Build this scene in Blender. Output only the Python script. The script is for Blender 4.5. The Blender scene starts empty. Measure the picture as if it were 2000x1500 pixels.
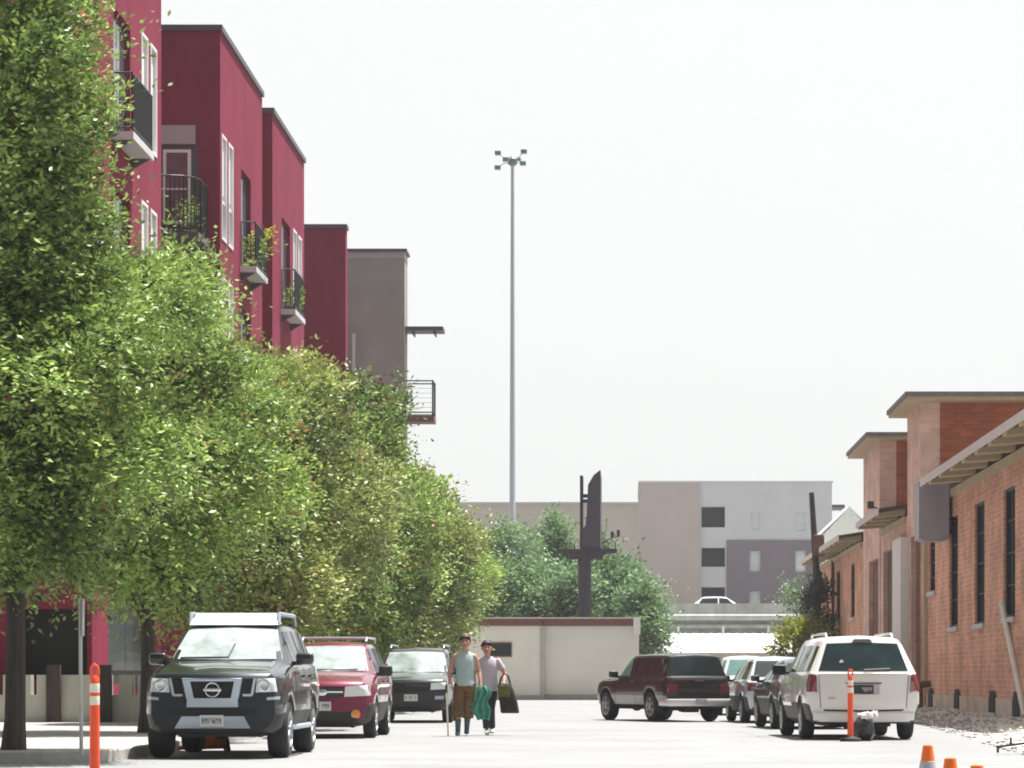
import bpy, bmesh, math, random
import numpy as np
from mathutils import Vector, Matrix
from mathutils.bvhtree import BVHTree
R = math.radians
scene = bpy.context.scene
col = scene.collection
F = 5500.0            # focal length in photograph pixels (photo 2000 x 1500)
CX, CY, CH = 1230.0, 1320.0, 1.08   # vanishing point and eye height
random.seed(7)

def at(px, py, Y):
    return Vector(((px - CX) * Y / F, Y, CH - (py - CY) * Y / F))

# ------------------------------------------------------------------ scene graph
def tag(o, label=None, cat=None, group=None, kind=None):
    if label: o['label'] = label
    if cat: o['category'] = cat
    if group: o['group'] = group
    if kind: o['kind'] = kind
    return o

def thing(name, loc, label, cat, rz=0.0, group=None):
    o = bpy.data.objects.new(name, None)
    o.empty_display_size = 0.3
    col.objects.link(o)
    o.location = loc
    o.rotation_euler = (0, 0, rz)
    return tag(o, label, cat, group)

def root_loc(o):
    v = Vector((0, 0, 0))
    while o is not None:
        v += o.location
        o = o.parent
    return v

def link(name, me, parent=None, mats=()):
    o = bpy.data.objects.new(name, me)
    col.objects.link(o)
    if parent is not None: o.parent = parent
    for m in mats: me.materials.append(m)
    return o

def kids(o):
    return [c for c in bpy.data.objects if c.parent == o]

def copy_tree(o, parent=None):
    c = o.copy(); col.objects.link(c); c.parent = parent
    for ch in kids(o): copy_tree(ch, c)
    return c

class MB:
    """collects shapes; build() links them as one mesh object"""
    def __init__(s): s.v = []; s.f = []; s.m = []; s.sm = []; s.cur = 0
    def add(s, vs, fs, smooth=False):
        b = len(s.v); s.v += [tuple(p) for p in vs]
        for f in fs: s.f.append(tuple(i + b for i in f)); s.m.append(s.cur); s.sm.append(smooth)
        return s
    def box(s, x0, x1, y0, y1, z0, z1):
        x0, x1 = min(x0, x1), max(x0, x1); y0, y1 = min(y0, y1), max(y0, y1); z0, z1 = min(z0, z1), max(z0, z1)
        vs = [(x0,y0,z0),(x1,y0,z0),(x1,y1,z0),(x0,y1,z0),(x0,y0,z1),(x1,y0,z1),(x1,y1,z1),(x0,y1,z1)]
        return s.add(vs, [(0,3,2,1),(4,5,6,7),(0,1,5,4),(1,2,6,5),(2,3,7,6),(3,0,4,7)])
    def rbox(s, c, size, bev=0.02, seg=2, M=None):
        bm = bmesh.new(); bmesh.ops.create_cube(bm, size=1)
        for v in bm.verts: v.co = Vector((v.co.x*size[0], v.co.y*size[1], v.co.z*size[2]))
        bmesh.ops.bevel(bm, geom=list(bm.edges), offset=bev, segments=seg, profile=0.5, affect='EDGES')
        bm.verts.ensure_lookup_table()
        for i, v in enumerate(bm.verts): v.index = i
        T = Matrix.Translation(c) @ (M if M is not None else Matrix())
        s.add([T @ v.co for v in bm.verts], [[v.index for v in f.verts] for f in bm.faces], True)
        bm.free(); return s
    def quad(s, a, b, c, d): return s.add([a, b, c, d], [(0, 1, 2, 3)])
    def tube(s, pts, rad, n=8, cap=True):
        pts = [Vector(p) for p in pts]
        if not hasattr(rad, '__len__'): rad = [rad] * len(pts)
        vs = []; fs = []
        up = None
        for i, p in enumerate(pts):
            d = (pts[min(i+1, len(pts)-1)] - pts[max(i-1, 0)]).normalized()
            if up is None:
                up = d.orthogonal().normalized()
            else:
                up = (up - d * up.dot(d))
                up = up.normalized() if up.length > 1e-6 else d.orthogonal().normalized()
            w = d.cross(up)
            for k in range(n):
                a = 2*math.pi*k/n
                vs.append(p + (up*math.cos(a) + w*math.sin(a)) * rad[i])
        for i in range(len(pts)-1):
            for k in range(n):
                fs.append((i*n+k, i*n+(k+1) % n, (i+1)*n+(k+1) % n, (i+1)*n+k))
        if cap:
            fs.append(tuple(range(n))[::-1]); fs.append(tuple((len(pts)-1)*n + k for k in range(n)))
        return s.add(vs, fs, True)
    def lathe(s, prof, n=24, M=None, smooth=True):
        """prof: (r, h) pairs turned about local Z"""
        M = M or Matrix(); vs = []; fs = []
        for r, h in prof:
            for k in range(n):
                a = 2*math.pi*k/n
                vs.append(M @ Vector((r*math.cos(a), r*math.sin(a), h)))
        for i in range(len(prof)-1):
            for k in range(n):
                fs.append((i*n+k, i*n+(k+1) % n, (i+1)*n+(k+1) % n, (i+1)*n+k))
        fs.append(tuple(range(n))[::-1]); fs.append(tuple((len(prof)-1)*n + k for k in range(n)))
        return s.add(vs, fs, smooth)
    def ball(s, c, r, n=10, m=7):
        if not hasattr(r, '__len__'): r = (r, r, r)
        prof = [(max(1e-3, math.sin(math.pi*i/m)), -math.cos(math.pi*i/m)) for i in range(m+1)]
        return s.lathe(prof, n, Matrix.Translation(c) @ Matrix.Diagonal((r[0], r[1], r[2], 1)))
    def prism(s, poly, lo, hi, plane='xz'):
        """poly in a plane, extruded along the third axis"""
        n = len(poly)
        def P(p, t):
            return {'xz': (p[0], t, p[1]), 'yz': (t, p[0], p[1]), 'xy': (p[0], p[1], t)}[plane]
        vs = [P(p, lo) for p in poly] + [P(p, hi) for p in poly]
        fs = [tuple(range(n))[::-1], tuple(range(n, 2*n))] + [(i, (i+1) % n, n+(i+1) % n, n+i) for i in range(n)]
        return s.add(vs, fs)
    def wall(s, O, u, n_out, U, V, holes, depth):
        """wall face at O spanned by u*U and z*V with real rectangular openings and reveals"""
        O, u, no, z = Vector(O), Vector(u), Vector(n_out), Vector((0, 0, 1))
        us = sorted({0.0, U} | {h[0] for h in holes} | {h[1] for h in holes})
        vs_ = sorted({0.0, V} | {h[2] for h in holes} | {h[3] for h in holes})
        P = lambda a, b, d=0: O + u*a + z*b - no*d
        for i in range(len(us)-1):
            for j in range(len(vs_)-1):
                ca, cb = (us[i]+us[i+1])/2, (vs_[j]+vs_[j+1])/2
                if any(h[0] < ca < h[1] and h[2] < cb < h[3] for h in holes): continue
                s.quad(P(us[i], vs_[j]), P(us[i+1], vs_[j]), P(us[i+1], vs_[j+1]), P(us[i], vs_[j+1]))
        for a0, a1, b0, b1 in [h[:4] for h in holes]:
            s.quad(P(a0, b0), P(a0, b1), P(a0, b1, depth), P(a0, b0, depth))
            s.quad(P(a1, b0), P(a1, b1), P(a1, b1, depth), P(a1, b0, depth))
            s.quad(P(a0, b1), P(a1, b1), P(a1, b1, depth), P(a0, b1, depth))
            s.quad(P(a0, b0), P(a1, b0), P(a1, b0, depth), P(a0, b0, depth))
        return s
    def build(s, name, mat, parent=None, world=False, fix=True, sharp=35):
        me = bpy.data.meshes.new(name)
        off = root_loc(parent) if (world and parent is not None) else Vector((0, 0, 0))
        me.from_pydata([tuple(Vector(p) - off) for p in s.v], [], s.f)
        mats = mat if isinstance(mat, (list, tuple)) else [mat]
        o = link(name, me, parent, mats)
        me.polygons.foreach_set('material_index', s.m)
        me.polygons.foreach_set('use_smooth', s.sm)
        if fix:
            bm = bmesh.new(); bm.from_mesh(me); bmesh.ops.recalc_face_normals(bm, faces=bm.faces); bm.to_mesh(me); bm.free()
        if any(s.sm): me.set_sharp_from_angle(angle=R(sharp))
        me.update()
        return o

def box(name, mat, parent, *b, world=True):
    return MB().box(*b).build(name, mat, parent, world)

# ------------------------------------------------------------------ materials
def mat(name, base, rough=0.7, metal=0.0, spec=0.5, coat=0.0, vary=0.0, vscale=3.0, bump=0.0, bscale=40.0, streak=0.0, col2=None, nscale=None, detail=4.0, ior=None):
    m = bpy.data.materials.new(name); m.use_nodes = True
    nt = m.node_tree; N = nt.nodes; L = nt.links
    b = N['Principled BSDF']
    b.inputs['Base Color'].default_value = (*base, 1)
    b.inputs['Roughness'].default_value = rough
    b.inputs['Metallic'].default_value = metal
    b.inputs['Specular IOR Level'].default_value = spec
    b.inputs['Coat Weight'].default_value = coat
    b.inputs['Coat Roughness'].default_value = 0.04
    if ior: b.inputs['IOR'].default_value = ior
    if vary or bump or col2:
        tc = N.new('ShaderNodeTexCoord')
        vec = tc.outputs['Object']
    if vary or col2:
        n = N.new('ShaderNodeTexNoise'); n.inputs['Scale'].default_value = nscale or vscale; n.inputs['Detail'].default_value = detail
        n.inputs['Roughness'].default_value = 0.62
        if streak:
            mp = N.new('ShaderNodeMapping'); mp.inputs['Scale'].default_value = (1, 1, streak)
            L.new(vec, mp.inputs['Vector']); L.new(mp.outputs[0], n.inputs['Vector'])
        else: L.new(vec, n.inputs['Vector'])
        mx = N.new('ShaderNodeMix'); mx.data_type = 'RGBA'
        mr = N.new('ShaderNodeMapRange'); mr.inputs['From Min'].default_value = 0.3; mr.inputs['From Max'].default_value = 0.7
        L.new(n.outputs['Fac'], mr.inputs['Value']); L.new(mr.outputs[0], mx.inputs['Factor'])
        lo = tuple(c*(1-vary) for c in base); hi = col2 if col2 else tuple(min(1, c*(1+vary)) for c in base)
        mx.inputs['A'].default_value = (*lo, 1); mx.inputs['B'].default_value = (*hi, 1)
        L.new(mx.outputs['Result'], b.inputs['Base Color'])
    if bump:
        n2 = N.new('ShaderNodeTexNoise'); n2.inputs['Scale'].default_value = bscale; n2.inputs['Detail'].default_value = 5
        L.new(vec, n2.inputs['Vector'])
        bp = N.new('ShaderNodeBump'); bp.inputs['Strength'].default_value = bump; bp.inputs['Distance'].default_value = 0.02
        L.new(n2.outputs['Fac'], bp.inputs['Height']); L.new(bp.outputs[0], b.inputs['Normal'])
    return m

def brick_mat(name, c1, c2, mortar, scale=1.0, vary=0.25):
    m = bpy.data.materials.new(name); m.use_nodes = True
    nt = m.node_tree; N = nt.nodes; L = nt.links; b = N['Principled BSDF']
    b.inputs['Roughness'].default_value = 0.9; b.inputs['Specular IOR Level'].default_value = 0.2
    tc = N.new('ShaderNodeTexCoord'); sp = N.new('ShaderNodeSeparateXYZ'); L.new(tc.outputs['Object'], sp.inputs[0])
    ad = N.new('ShaderNodeMath'); L.new(sp.outputs['X'], ad.inputs[0]); L.new(sp.outputs['Y'], ad.inputs[1])
    cb = N.new('ShaderNodeCombineXYZ'); L.new(ad.outputs[0], cb.inputs['X']); L.new(sp.outputs['Z'], cb.inputs['Y'])
    br = N.new('ShaderNodeTexBrick'); L.new(cb.outputs[0], br.inputs['Vector'])
    br.inputs['Color1'].default_value = (*c1, 1); br.inputs['Color2'].default_value = (*c2, 1); br.inputs['Mortar'].default_value = (*mortar, 1)
    br.inputs['Scale'].default_value = scale; br.inputs['Brick Width'].default_value = 0.36; br.inputs['Row Height'].default_value = 0.125
    br.inputs['Mortar Size'].default_value = 0.014; br.inputs['Mortar Smooth'].default_value = 0.3; br.inputs['Bias'].default_value = -0.1
    n = N.new('ShaderNodeTexNoise'); n.inputs['Scale'].default_value = 0.9; n.inputs['Detail'].default_value = 6; L.new(tc.outputs['Object'], n.inputs['Vector'])
    mr = N.new('ShaderNodeMapRange'); mr.inputs['From Min'].default_value = 0.3; mr.inputs['From Max'].default_value = 0.7
    mr.inputs['To Min'].default_value = 1-vary; mr.inputs['To Max'].default_value = 1+vary
    L.new(n.outputs['Fac'], mr.inputs['Value'])
    mu = N.new('ShaderNodeMix'); mu.data_type = 'RGBA'; mu.blend_type = 'MULTIPLY'; mu.inputs['Factor'].default_value = 1
    L.new(br.outputs['Color'], mu.inputs['A']); L.new(mr.outputs[0], mu.inputs['B']); L.new(mu.outputs['Result'], b.inputs['Base Color'])
    bp = N.new('ShaderNodeBump'); bp.inputs['Strength'].default_value = 0.5; bp.inputs['Distance'].default_value = 0.02; bp.invert = True
    L.new(br.outputs['Fac'], bp.inputs['Height']); L.new(bp.outputs[0], b.inputs['Normal'])
    return m

def leaf_mat(name, c0, c1, red=(0.35, 0.12, 0.06), trans=0.45):
    m = bpy.data.materials.new(name); m.use_nodes = True
    nt = m.node_tree; N = nt.nodes; L = nt.links
    N.remove(N['Principled BSDF']); out = N['Material Output']
    a = N.new('ShaderNodeAttribute'); a.attribute_name = 'tint'
    r = N.new('ShaderNodeAttribute'); r.attribute_name = 'red'
    mx = N.new('ShaderNodeMix'); mx.data_type = 'RGBA'; mx.inputs['A'].default_value = (*c0, 1); mx.inputs['B'].default_value = (*c1, 1)
    L.new(a.outputs['Fac'], mx.inputs['Factor'])
    m2 = N.new('ShaderNodeMix'); m2.data_type = 'RGBA'; m2.inputs['B'].default_value = (*red, 1)
    L.new(r.outputs['Fac'], m2.inputs['Factor']); L.new(mx.outputs['Result'], m2.inputs['A'])
    d = N.new('ShaderNodeBsdfPrincipled'); d.inputs['Roughness'].default_value = 0.45; d.inputs['Specular IOR Level'].default_value = 0.35
    L.new(m2.outputs['Result'], d.inputs['Base Color'])
    t = N.new('ShaderNodeBsdfTranslucent')
    br = N.new('ShaderNodeHueSaturation'); br.inputs['Value'].default_value = 1.6; br.inputs['Hue'].default_value = 0.492; br.inputs['Saturation'].default_value = 1.05
    L.new(m2.outputs['Result'], br.inputs['Color']); L.new(br.outputs[0], t.inputs['Color'])
    ms = N.new('ShaderNodeMixShader'); ms.inputs['Fac'].default_value = trans
    L.new(d.outputs[0], ms.inputs[1]); L.new(t.outputs[0], ms.inputs[2]); L.new(ms.outputs[0], out.inputs['Surface'])
    return m

M = {}
M['red'] = mat('red_stucco', (0.225, 0.030, 0.062), 0.9, spec=0.12, vary=0.17, vscale=0.9, bump=0.12, bscale=60, streak=0.25)
M['coping'] = mat('dark_metal_coping', (0.09, 0.075, 0.09), 0.5)
M['redgrey'] = mat('taupe_stucco', (0.30, 0.275, 0.265), 0.85, vary=0.14, vscale=0.6, bump=0.1, bscale=60)
M['lav'] = mat('lavender_panel', (0.42, 0.38, 0.42), 0.6)
M['frame'] = mat('white_window_frame', (0.78, 0.77, 0.77), 0.5)
M['blind'] = mat('white_blind', (0.72, 0.70, 0.72), 0.7, vary=0.05, vscale=9)
M['glass'] = mat('window_glass', (0.10, 0.11, 0.13), 0.08, spec=0.7)
M['pinkglass'] = mat('reflecting_glass', (0.16, 0.10, 0.13), 0.06, spec=0.9, vary=0.3, vscale=2)
M['darkdoor'] = mat('dark_door', (0.035, 0.035, 0.03), 0.5)
M['rail'] = mat('black_railing', (0.03, 0.03, 0.035), 0.45, metal=0.3)
M['slab'] = mat('pale_slab', (0.55, 0.56, 0.56), 0.8, vary=0.1)
M['concrete'] = mat('concrete', (0.44, 0.42, 0.39), 0.9, vary=0.14, vscale=1.2, bump=0.2, bscale=25)
M['wallconc'] = mat('stained_pale_concrete', (0.46, 0.45, 0.39), 0.9, vary=0.22, vscale=1.4, streak=0.3, bump=0.2)
M['trunk'] = mat('bark', (0.055, 0.045, 0.038), 0.95, vary=0.35, vscale=9, streak=0.15, bump=0.6, bscale=30)
M['white'] = mat('white_paint', (0.78, 0.77, 0.74), 0.6, vary=0.05)
M['garage'] = mat('cream_stucco', (0.76, 0.755, 0.68), 0.9, vary=0.07, vscale=0.5, bump=0.12, bscale=50)
M['browncop'] = mat('brown_fascia', (0.17, 0.075, 0.06), 0.7, vary=0.12)
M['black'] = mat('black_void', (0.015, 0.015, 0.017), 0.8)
M['brick'] = brick_mat('salmon_brick', (0.72, 0.37, 0.245), (0.57, 0.27, 0.175), (0.66, 0.49, 0.39))
M['brickhi'] = brick_mat('orange_brick', (0.46, 0.12, 0.048), (0.30, 0.074, 0.038), (0.30, 0.15, 0.09))
M['cream'] = mat('cream_timber', (0.50, 0.40, 0.25), 0.75, vary=0.12, vscale=2)
M['rooftop'] = mat('grey_roofing', (0.20, 0.18, 0.17), 0.9, vary=0.2)
M['fascia'] = mat('pale_fascia', (0.62, 0.55, 0.52), 0.7, vary=0.1)
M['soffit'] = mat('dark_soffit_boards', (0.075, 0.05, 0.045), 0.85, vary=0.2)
M['mauve'] = mat('mauve_sheet_metal', (0.42, 0.385, 0.43), 0.5, metal=0.3, vary=0.1, vscale=1.5)
M['reddoor'] = mat('red_brown_door', (0.15, 0.045, 0.03), 0.7, vary=0.25, vscale=2)
M['browndoor'] = mat('dark_brown_door', (0.075, 0.05, 0.04), 0.7, vary=0.2, vscale=2)
M['pinkplaster'] = brick_mat('faded_pink_brick', (0.74, 0.50, 0.40), (0.63, 0.40, 0.31), (0.68, 0.53, 0.46))
M['foundation'] = mat('pale_foundation', (0.58, 0.49, 0.40), 0.95, vary=0.25, vscale=1.1, bump=0.3)
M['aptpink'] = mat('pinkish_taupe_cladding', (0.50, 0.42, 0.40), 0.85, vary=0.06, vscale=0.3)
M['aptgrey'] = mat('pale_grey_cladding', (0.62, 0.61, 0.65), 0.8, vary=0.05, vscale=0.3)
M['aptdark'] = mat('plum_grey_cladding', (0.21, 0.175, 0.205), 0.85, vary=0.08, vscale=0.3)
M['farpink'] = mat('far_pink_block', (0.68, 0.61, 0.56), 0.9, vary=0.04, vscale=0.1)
M['ovr'] = mat('weathered_barrier', (0.58, 0.60, 0.58), 0.9, vary=0.22, vscale=0.9, streak=0.35)
M['ovrdark'] = mat('weathered_retaining_wall', (0.36, 0.39, 0.385), 0.9, vary=0.3, vscale=1.2)
M['whiteroof'] = mat('white_metal_roof', (0.82, 0.82, 0.80), 0.5, vary=0.04)
M['galv'] = mat('galvanised_steel', (0.50, 0.54, 0.57), 0.45, metal=0.6, vary=0.06, vscale=5)
M['lampteal'] = mat('weathered_lamp_metal', (0.13, 0.20, 0.20), 0.5, metal=0.3)
M['lens'] = mat('lamp_glass', (0.55, 0.6, 0.62), 0.15)
M['plum'] = mat('dark_plum_steel', (0.035, 0.028, 0.045), 0.6, vary=0.2)
M['rust'] = mat('rusty_steel', (0.16, 0.075, 0.04), 0.85, vary=0.4, vscale=6, bump=0.3)
M['darkpole'] = mat('tarred_pole', (0.05, 0.035, 0.045), 0.8, vary=0.3, vscale=4)
M['orange'] = mat('orange_plastic', (0.85, 0.085, 0.022), 0.4, vary=0.06, vscale=8)
M['cone'] = mat('orange_cone_plastic', (0.80, 0.16, 0.02), 0.45, vary=0.12, vscale=14)
M['reflect'] = mat('reflective_white', (0.78, 0.72, 0.62), 0.35, vary=0.08, vscale=14)
M['greyband'] = mat('worn_reflective_grey', (0.42, 0.40, 0.43), 0.4, vary=0.15, vscale=14)
M['rubber'] = mat('black_rubber', (0.022, 0.022, 0.022), 0.8, vary=0.2, vscale=12)
M['pole'] = mat('sign_steel', (0.45, 0.46, 0.46), 0.45, metal=0.5, vary=0.08)
M['pvc'] = mat('white_pvc', (0.80, 0.73, 0.64), 0.4, vary=0.06, vscale=3)
# vehicles
M['glasscar'] = mat('car_glass', (0.016, 0.022, 0.025), 0.05, spec=0.4)
M['windscreen'] = mat('glare_tinted_windscreen', (0.33, 0.385, 0.38), 0.10, spec=1.0, ior=1.9, vary=0.5, vscale=1.9)  # pale mottled base colour stands in for sky glare and tree reflections
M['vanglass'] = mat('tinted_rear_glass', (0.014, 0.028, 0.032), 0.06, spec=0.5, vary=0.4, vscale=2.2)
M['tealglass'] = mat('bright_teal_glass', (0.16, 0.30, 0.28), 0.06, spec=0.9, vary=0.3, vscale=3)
M['trim'] = mat('black_trim', (0.025, 0.025, 0.028), 0.55)
M['chrome'] = mat('satin_chrome', (0.72, 0.74, 0.76), 0.22, metal=1.0)
M['silvertrim'] = mat('silver_plastic', (0.46, 0.53, 0.60), 0.35, metal=0.5)
M['lampclear'] = mat('headlamp_lens', (0.62, 0.66, 0.68), 0.08, spec=0.8, coat=1.0)
M['lampred'] = mat('red_lens', (0.16, 0.012, 0.02), 0.12, coat=1.0)
M['lampamber'] = mat('amber_lens', (0.75, 0.28, 0.05), 0.15, coat=1.0)
M['plate'] = mat('number_plate', (0.62, 0.62, 0.60), 0.4)
M['platedark'] = mat('plate_marks', (0.10, 0.11, 0.15), 0.5)
M['tyre'] = mat('tyre', (0.020, 0.020, 0.021), 0.85, bump=0.3, bscale=60)
M['rim'] = mat('alloy_rim', (0.42, 0.43, 0.44), 0.3, metal=0.8)
def paint(name, c, metal=0.25, rough=0.32, coat=1.0): return mat(name, c, rough, metal, 0.5, coat, vary=0.04, vscale=1.2)
# ================================================================== SETTING
def ground_mat(name, base, v1, crack=0.0, speck=0.2, bump=0.3):
    m = bpy.data.materials.new(name); m.use_nodes = True
    nt = m.node_tree; N = nt.nodes; L = nt.links; b = N['Principled BSDF']
    b.inputs['Roughness'].default_value = 0.85; b.inputs['Specular IOR Level'].default_value = 0.3
    tc = N.new('ShaderNodeTexCoord')
    n1 = N.new('ShaderNodeTexNoise'); n1.inputs['Scale'].default_value = 0.35; n1.inputs['Detail'].default_value = 7; n1.inputs['Roughness'].default_value = 0.65
    n2 = N.new('ShaderNodeTexNoise'); n2.inputs['Scale'].default_value = 22; n2.inputs['Detail'].default_value = 4
    for n in (n1, n2): L.new(tc.outputs['Object'], n.inputs['Vector'])
    r1 = N.new('ShaderNodeMapRange'); r1.inputs['From Min'].default_value = 0.3; r1.inputs['From Max'].default_value = 0.7; r1.inputs['To Min'].default_value = 1-v1; r1.inputs['To Max'].default_value = 1+v1*0.6
    r2 = N.new('ShaderNodeMapRange'); r2.inputs['From Min'].default_value = 0.3; r2.inputs['From Max'].default_value = 0.7; r2.inputs['To Min'].default_value = 1-speck; r2.inputs['To Max'].default_value = 1+speck
    L.new(n1.outputs['Fac'], r1.inputs['Value']); L.new(n2.outputs['Fac'], r2.inputs['Value'])
    mu = N.new('ShaderNodeMath'); mu.operation = 'MULTIPLY'; L.new(r1.outputs[0], mu.inputs[0]); L.new(r2.outputs[0], mu.inputs[1])
    fac = mu.outputs[0]
    if crack:
        vo = N.new('ShaderNodeTexVoronoi'); vo.feature = 'DISTANCE_TO_EDGE'; vo.inputs['Scale'].default_value = 0.22
        n3 = N.new('ShaderNodeTexNoise'); n3.inputs['Scale'].default_value = 1.3; n3.inputs['Detail'].default_value = 5
        L.new(tc.outputs['Object'], n3.inputs['Vector'])
        mxv = N.new('ShaderNodeMix'); mxv.data_type = 'RGBA'; mxv.inputs['Factor'].default_value = 0.35
        L.new(tc.outputs['Object'], mxv.inputs['A']); L.new(n3.outputs['Color'], mxv.inputs['B']); L.new(mxv.outputs['Result'], vo.inputs['Vector'])
        rc = N.new('ShaderNodeMapRange'); rc.inputs['From Min'].default_value = 0.0; rc.inputs['From Max'].default_value = 0.006; rc.inputs['To Min'].default_value = 1-crack; rc.inputs['To Max'].default_value = 1
        L.new(vo.outputs['Distance'], rc.inputs['Value'])
        m2 = N.new('ShaderNodeMath'); m2.operation = 'MULTIPLY'; L.new(fac, m2.inputs[0]); L.new(rc.outputs[0], m2.inputs[1]); fac = m2.outputs[0]
    mx = N.new('ShaderNodeMix'); mx.data_type = 'RGBA'; mx.blend_type = 'MULTIPLY'; mx.inputs['Factor'].default_value = 1
    mx.inputs['A'].default_value = (*base, 1); L.new(fac, mx.inputs['B']); L.new(mx.outputs['Result'], b.inputs['Base Color'])
    bp = N.new('ShaderNodeBump'); bp.inputs['Strength'].default_value = bump; bp.inputs['Distance'].default_value = 0.02
    L.new(n2.outputs['Fac'], bp.inputs['Height']); L.new(bp.outputs[0], b.inputs['Normal'])
    return m

M['road'] = ground_mat('sun_bleached_road', (0.245, 0.249, 0.251), 0.15, crack=0.18, speck=0.10)
M['earth'] = ground_mat('far_ground', (0.17, 0.165, 0.15), 0.2)
M['walk'] = ground_mat('pavement_concrete', (0.36, 0.345, 0.32), 0.15, speck=0.10)
M['gravel'] = ground_mat('pale_gravel', (0.58, 0.54, 0.49), 0.20, speck=0.5, bump=1.0)
M['kerb'] = mat('kerb_concrete', (0.40, 0.38, 0.35), 0.9, vary=0.2, vscale=3, bump=0.3)

def structure(name, mb, m):
    o = mb.build(name, m); o['kind'] = 'structure'; return o

structure('ground', MB().quad((-1500, -300, -0.012), (1500, -300, -0.012), (1500, 3000, -0.012), (-1500, 3000, -0.012)), M['earth'])
structure('road', MB().quad((-30, -20, 0), (9.2, -20, 0), (9.2, 132, 0), (-30, 132, 0)), M['road'])

# pavement on the left with its rounded corner and kerb
KX, CYR, RAD = -6.5, 34.6, 1.3
arc = [(KX - RAD + RAD*math.cos(a), CYR + RAD - RAD*math.sin(a)) for a in [i*math.pi/2/10 for i in range(11)]]
edge = [(KX, 125.8)] + arc + [(-26, CYR)]
inner = [(KX - .16, 125.8)] + [(KX - RAD + (RAD-.16)*math.cos(a), CYR + RAD - (RAD-.16)*math.sin(a)) for a in [i*math.pi/2/10 for i in range(11)]] + [(-26, CYR + .16)]
pv = MB()
poly = inner + [(-26, 125.8)]
pv.add([(x, y, 0.15) for x, y in poly], [tuple(range(len(poly)))])
structure('pavement', pv, M['walk'])
kb = MB()
for i in range(len(edge) - 1):
    a, b, c, d = edge[i], edge[i+1], inner[i+1], inner[i]
    kb.quad((*a, 0), (*b, 0), (*b, .135), (*a, .135))
    a2, b2 = [(p[0]*.88+q[0]*.12, p[1]*.88+q[1]*.12) for p, q in ((a, d), (b, c))]
    kb.quad((*a, .135), (*b, .135), (*b2, .153), (*a2, .153))
    kb.quad((*a2, .153), (*b2, .153), (*c, .153), (*d, .153))
structure('kerb', kb, M['kerb'])

# gravel verge on the right: lumpy sheet rising to the brick wall
vg = MB(); rnd = random.Random(3)
ys = [18 + i*0.5 for i in range(190)]; nx = 26
for y in ys:
    e = 5.5 + (y-40)*0.047 + 0.10*math.sin(y*1.3) + 0.07*math.sin(y*3.1+1)
    for k in range(nx):
        t = k/(nx-1); x = e + t*(8.86-e) if y > 0 else 0
        z = -0.01 + 0.20*min(1, t*2.2)**1.2 * (0.8+0.2*math.sin(y*.7+t*5)) + (rnd.uniform(-.012, .02) if 0 < k else 0)
        vg.v.append((x, y, z))
for i in range(len(ys)-1):
    for k in range(nx-1):
        a = i*nx+k; vg.f.append((a, a+1, a+nx+1, a+nx)); vg.m.append(0); vg.sm.append(True)
structure('gravel_verge', vg, M['gravel'])
# loose stones along the verge
st = MB()
for i in range(1500):
    y = rnd.uniform(30, 85); e = 5.5 + (y-40)*0.047; t = abs(rnd.gauss(0, .4)); x = e + min(t, 1)*(8.6-e) - 0.12
    r = rnd.choice((.012, .018, .025, .04)); c = Vector((x, y, 0.0 + 0.19*min(1, max(0, (x-e)/(8.86-e))*2.2)**1.2))
    vs = [c + Vector((math.cos(a)*r*rnd.uniform(.7, 1.2), math.sin(a)*r*rnd.uniform(.7, 1.2), h)) for h in (-.01, r*.6) for a in (0, 1.26, 2.5, 3.8, 5.0)]
    vs.append(c + Vector((0, 0, r)))
    st.add(vs, [(k, (k+1) % 5, 5+(k+1) % 5, 5+k) for k in range(5)] + [(5+k, 5+(k+1) % 5, 10) for k in range(5)])
o = st.build('gravel_stones', M['concrete']); tag(o, 'loose pale stones scattered over the gravel verge by the brick wall', 'stones', kind='stuff')

# ------------------------------------------------------------------ red apartment building
FX = -11.0
red = thing('apartment_building', (FX, 57.6, 0), 'dark red stucco apartment building with stepped blocks and black balconies', 'building')
ROOF = 18.4
def fy(px): return FX*F/(px-CX)
def hz(py, Y): return CH - (py-CY)*Y/F
blocks = [(57.6, fy(315)), (fy(430), fy(512)), (fy(532), fy(594)), (fy(675), fy(675)+.6)]
# street-side openings of each block: (y0, y1, z0, z1, kind)
op = [[(60.0, 62.0, 12.7, 15.35, 'door'), (63.35, 64.2, 13.1, 15.6, 'win'), (64.55, 65.4, 13.1, 15.6, 'win'),
       (63.35, 64.2, 9.3, 11.8, 'win'), (64.55, 65.4, 9.3, 11.8, 'win'), (60.0, 62.0, 8.9, 11.5, 'door'), (60.0, 62.0, 5.1, 7.7, 'door'), (59.4, 64.8, .9, 3.0, 'door')],
      [(75.85, 76.75, 12.85, 15.7, 'win2'), (77.1, 78.0, 12.85, 15.7, 'win2'), (79.7, 81.7, 12.6, 15.45, 'door'),
       (75.85, 76.75, 9.2, 11.85, 'win'), (77.1, 78.0, 9.2, 11.85, 'win'), (79.7, 81.7, 8.8, 11.5, 'door'), (75.85, 76.75, 5.3, 7.9, 'win'), (77.1, 78.0, 5.3, 7.9, 'win')],
      [(89.0, 91.2, 12.6, 15.6, 'door'), (91.9, 92.9, 13.0, 15.7, 'win'), (93.3, 94.3, 13.0, 15.7, 'win'),
       (91.9, 92.9, 9.2, 11.8, 'win'), (93.3, 94.3, 9.2, 11.8, 'win')], []]
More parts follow.
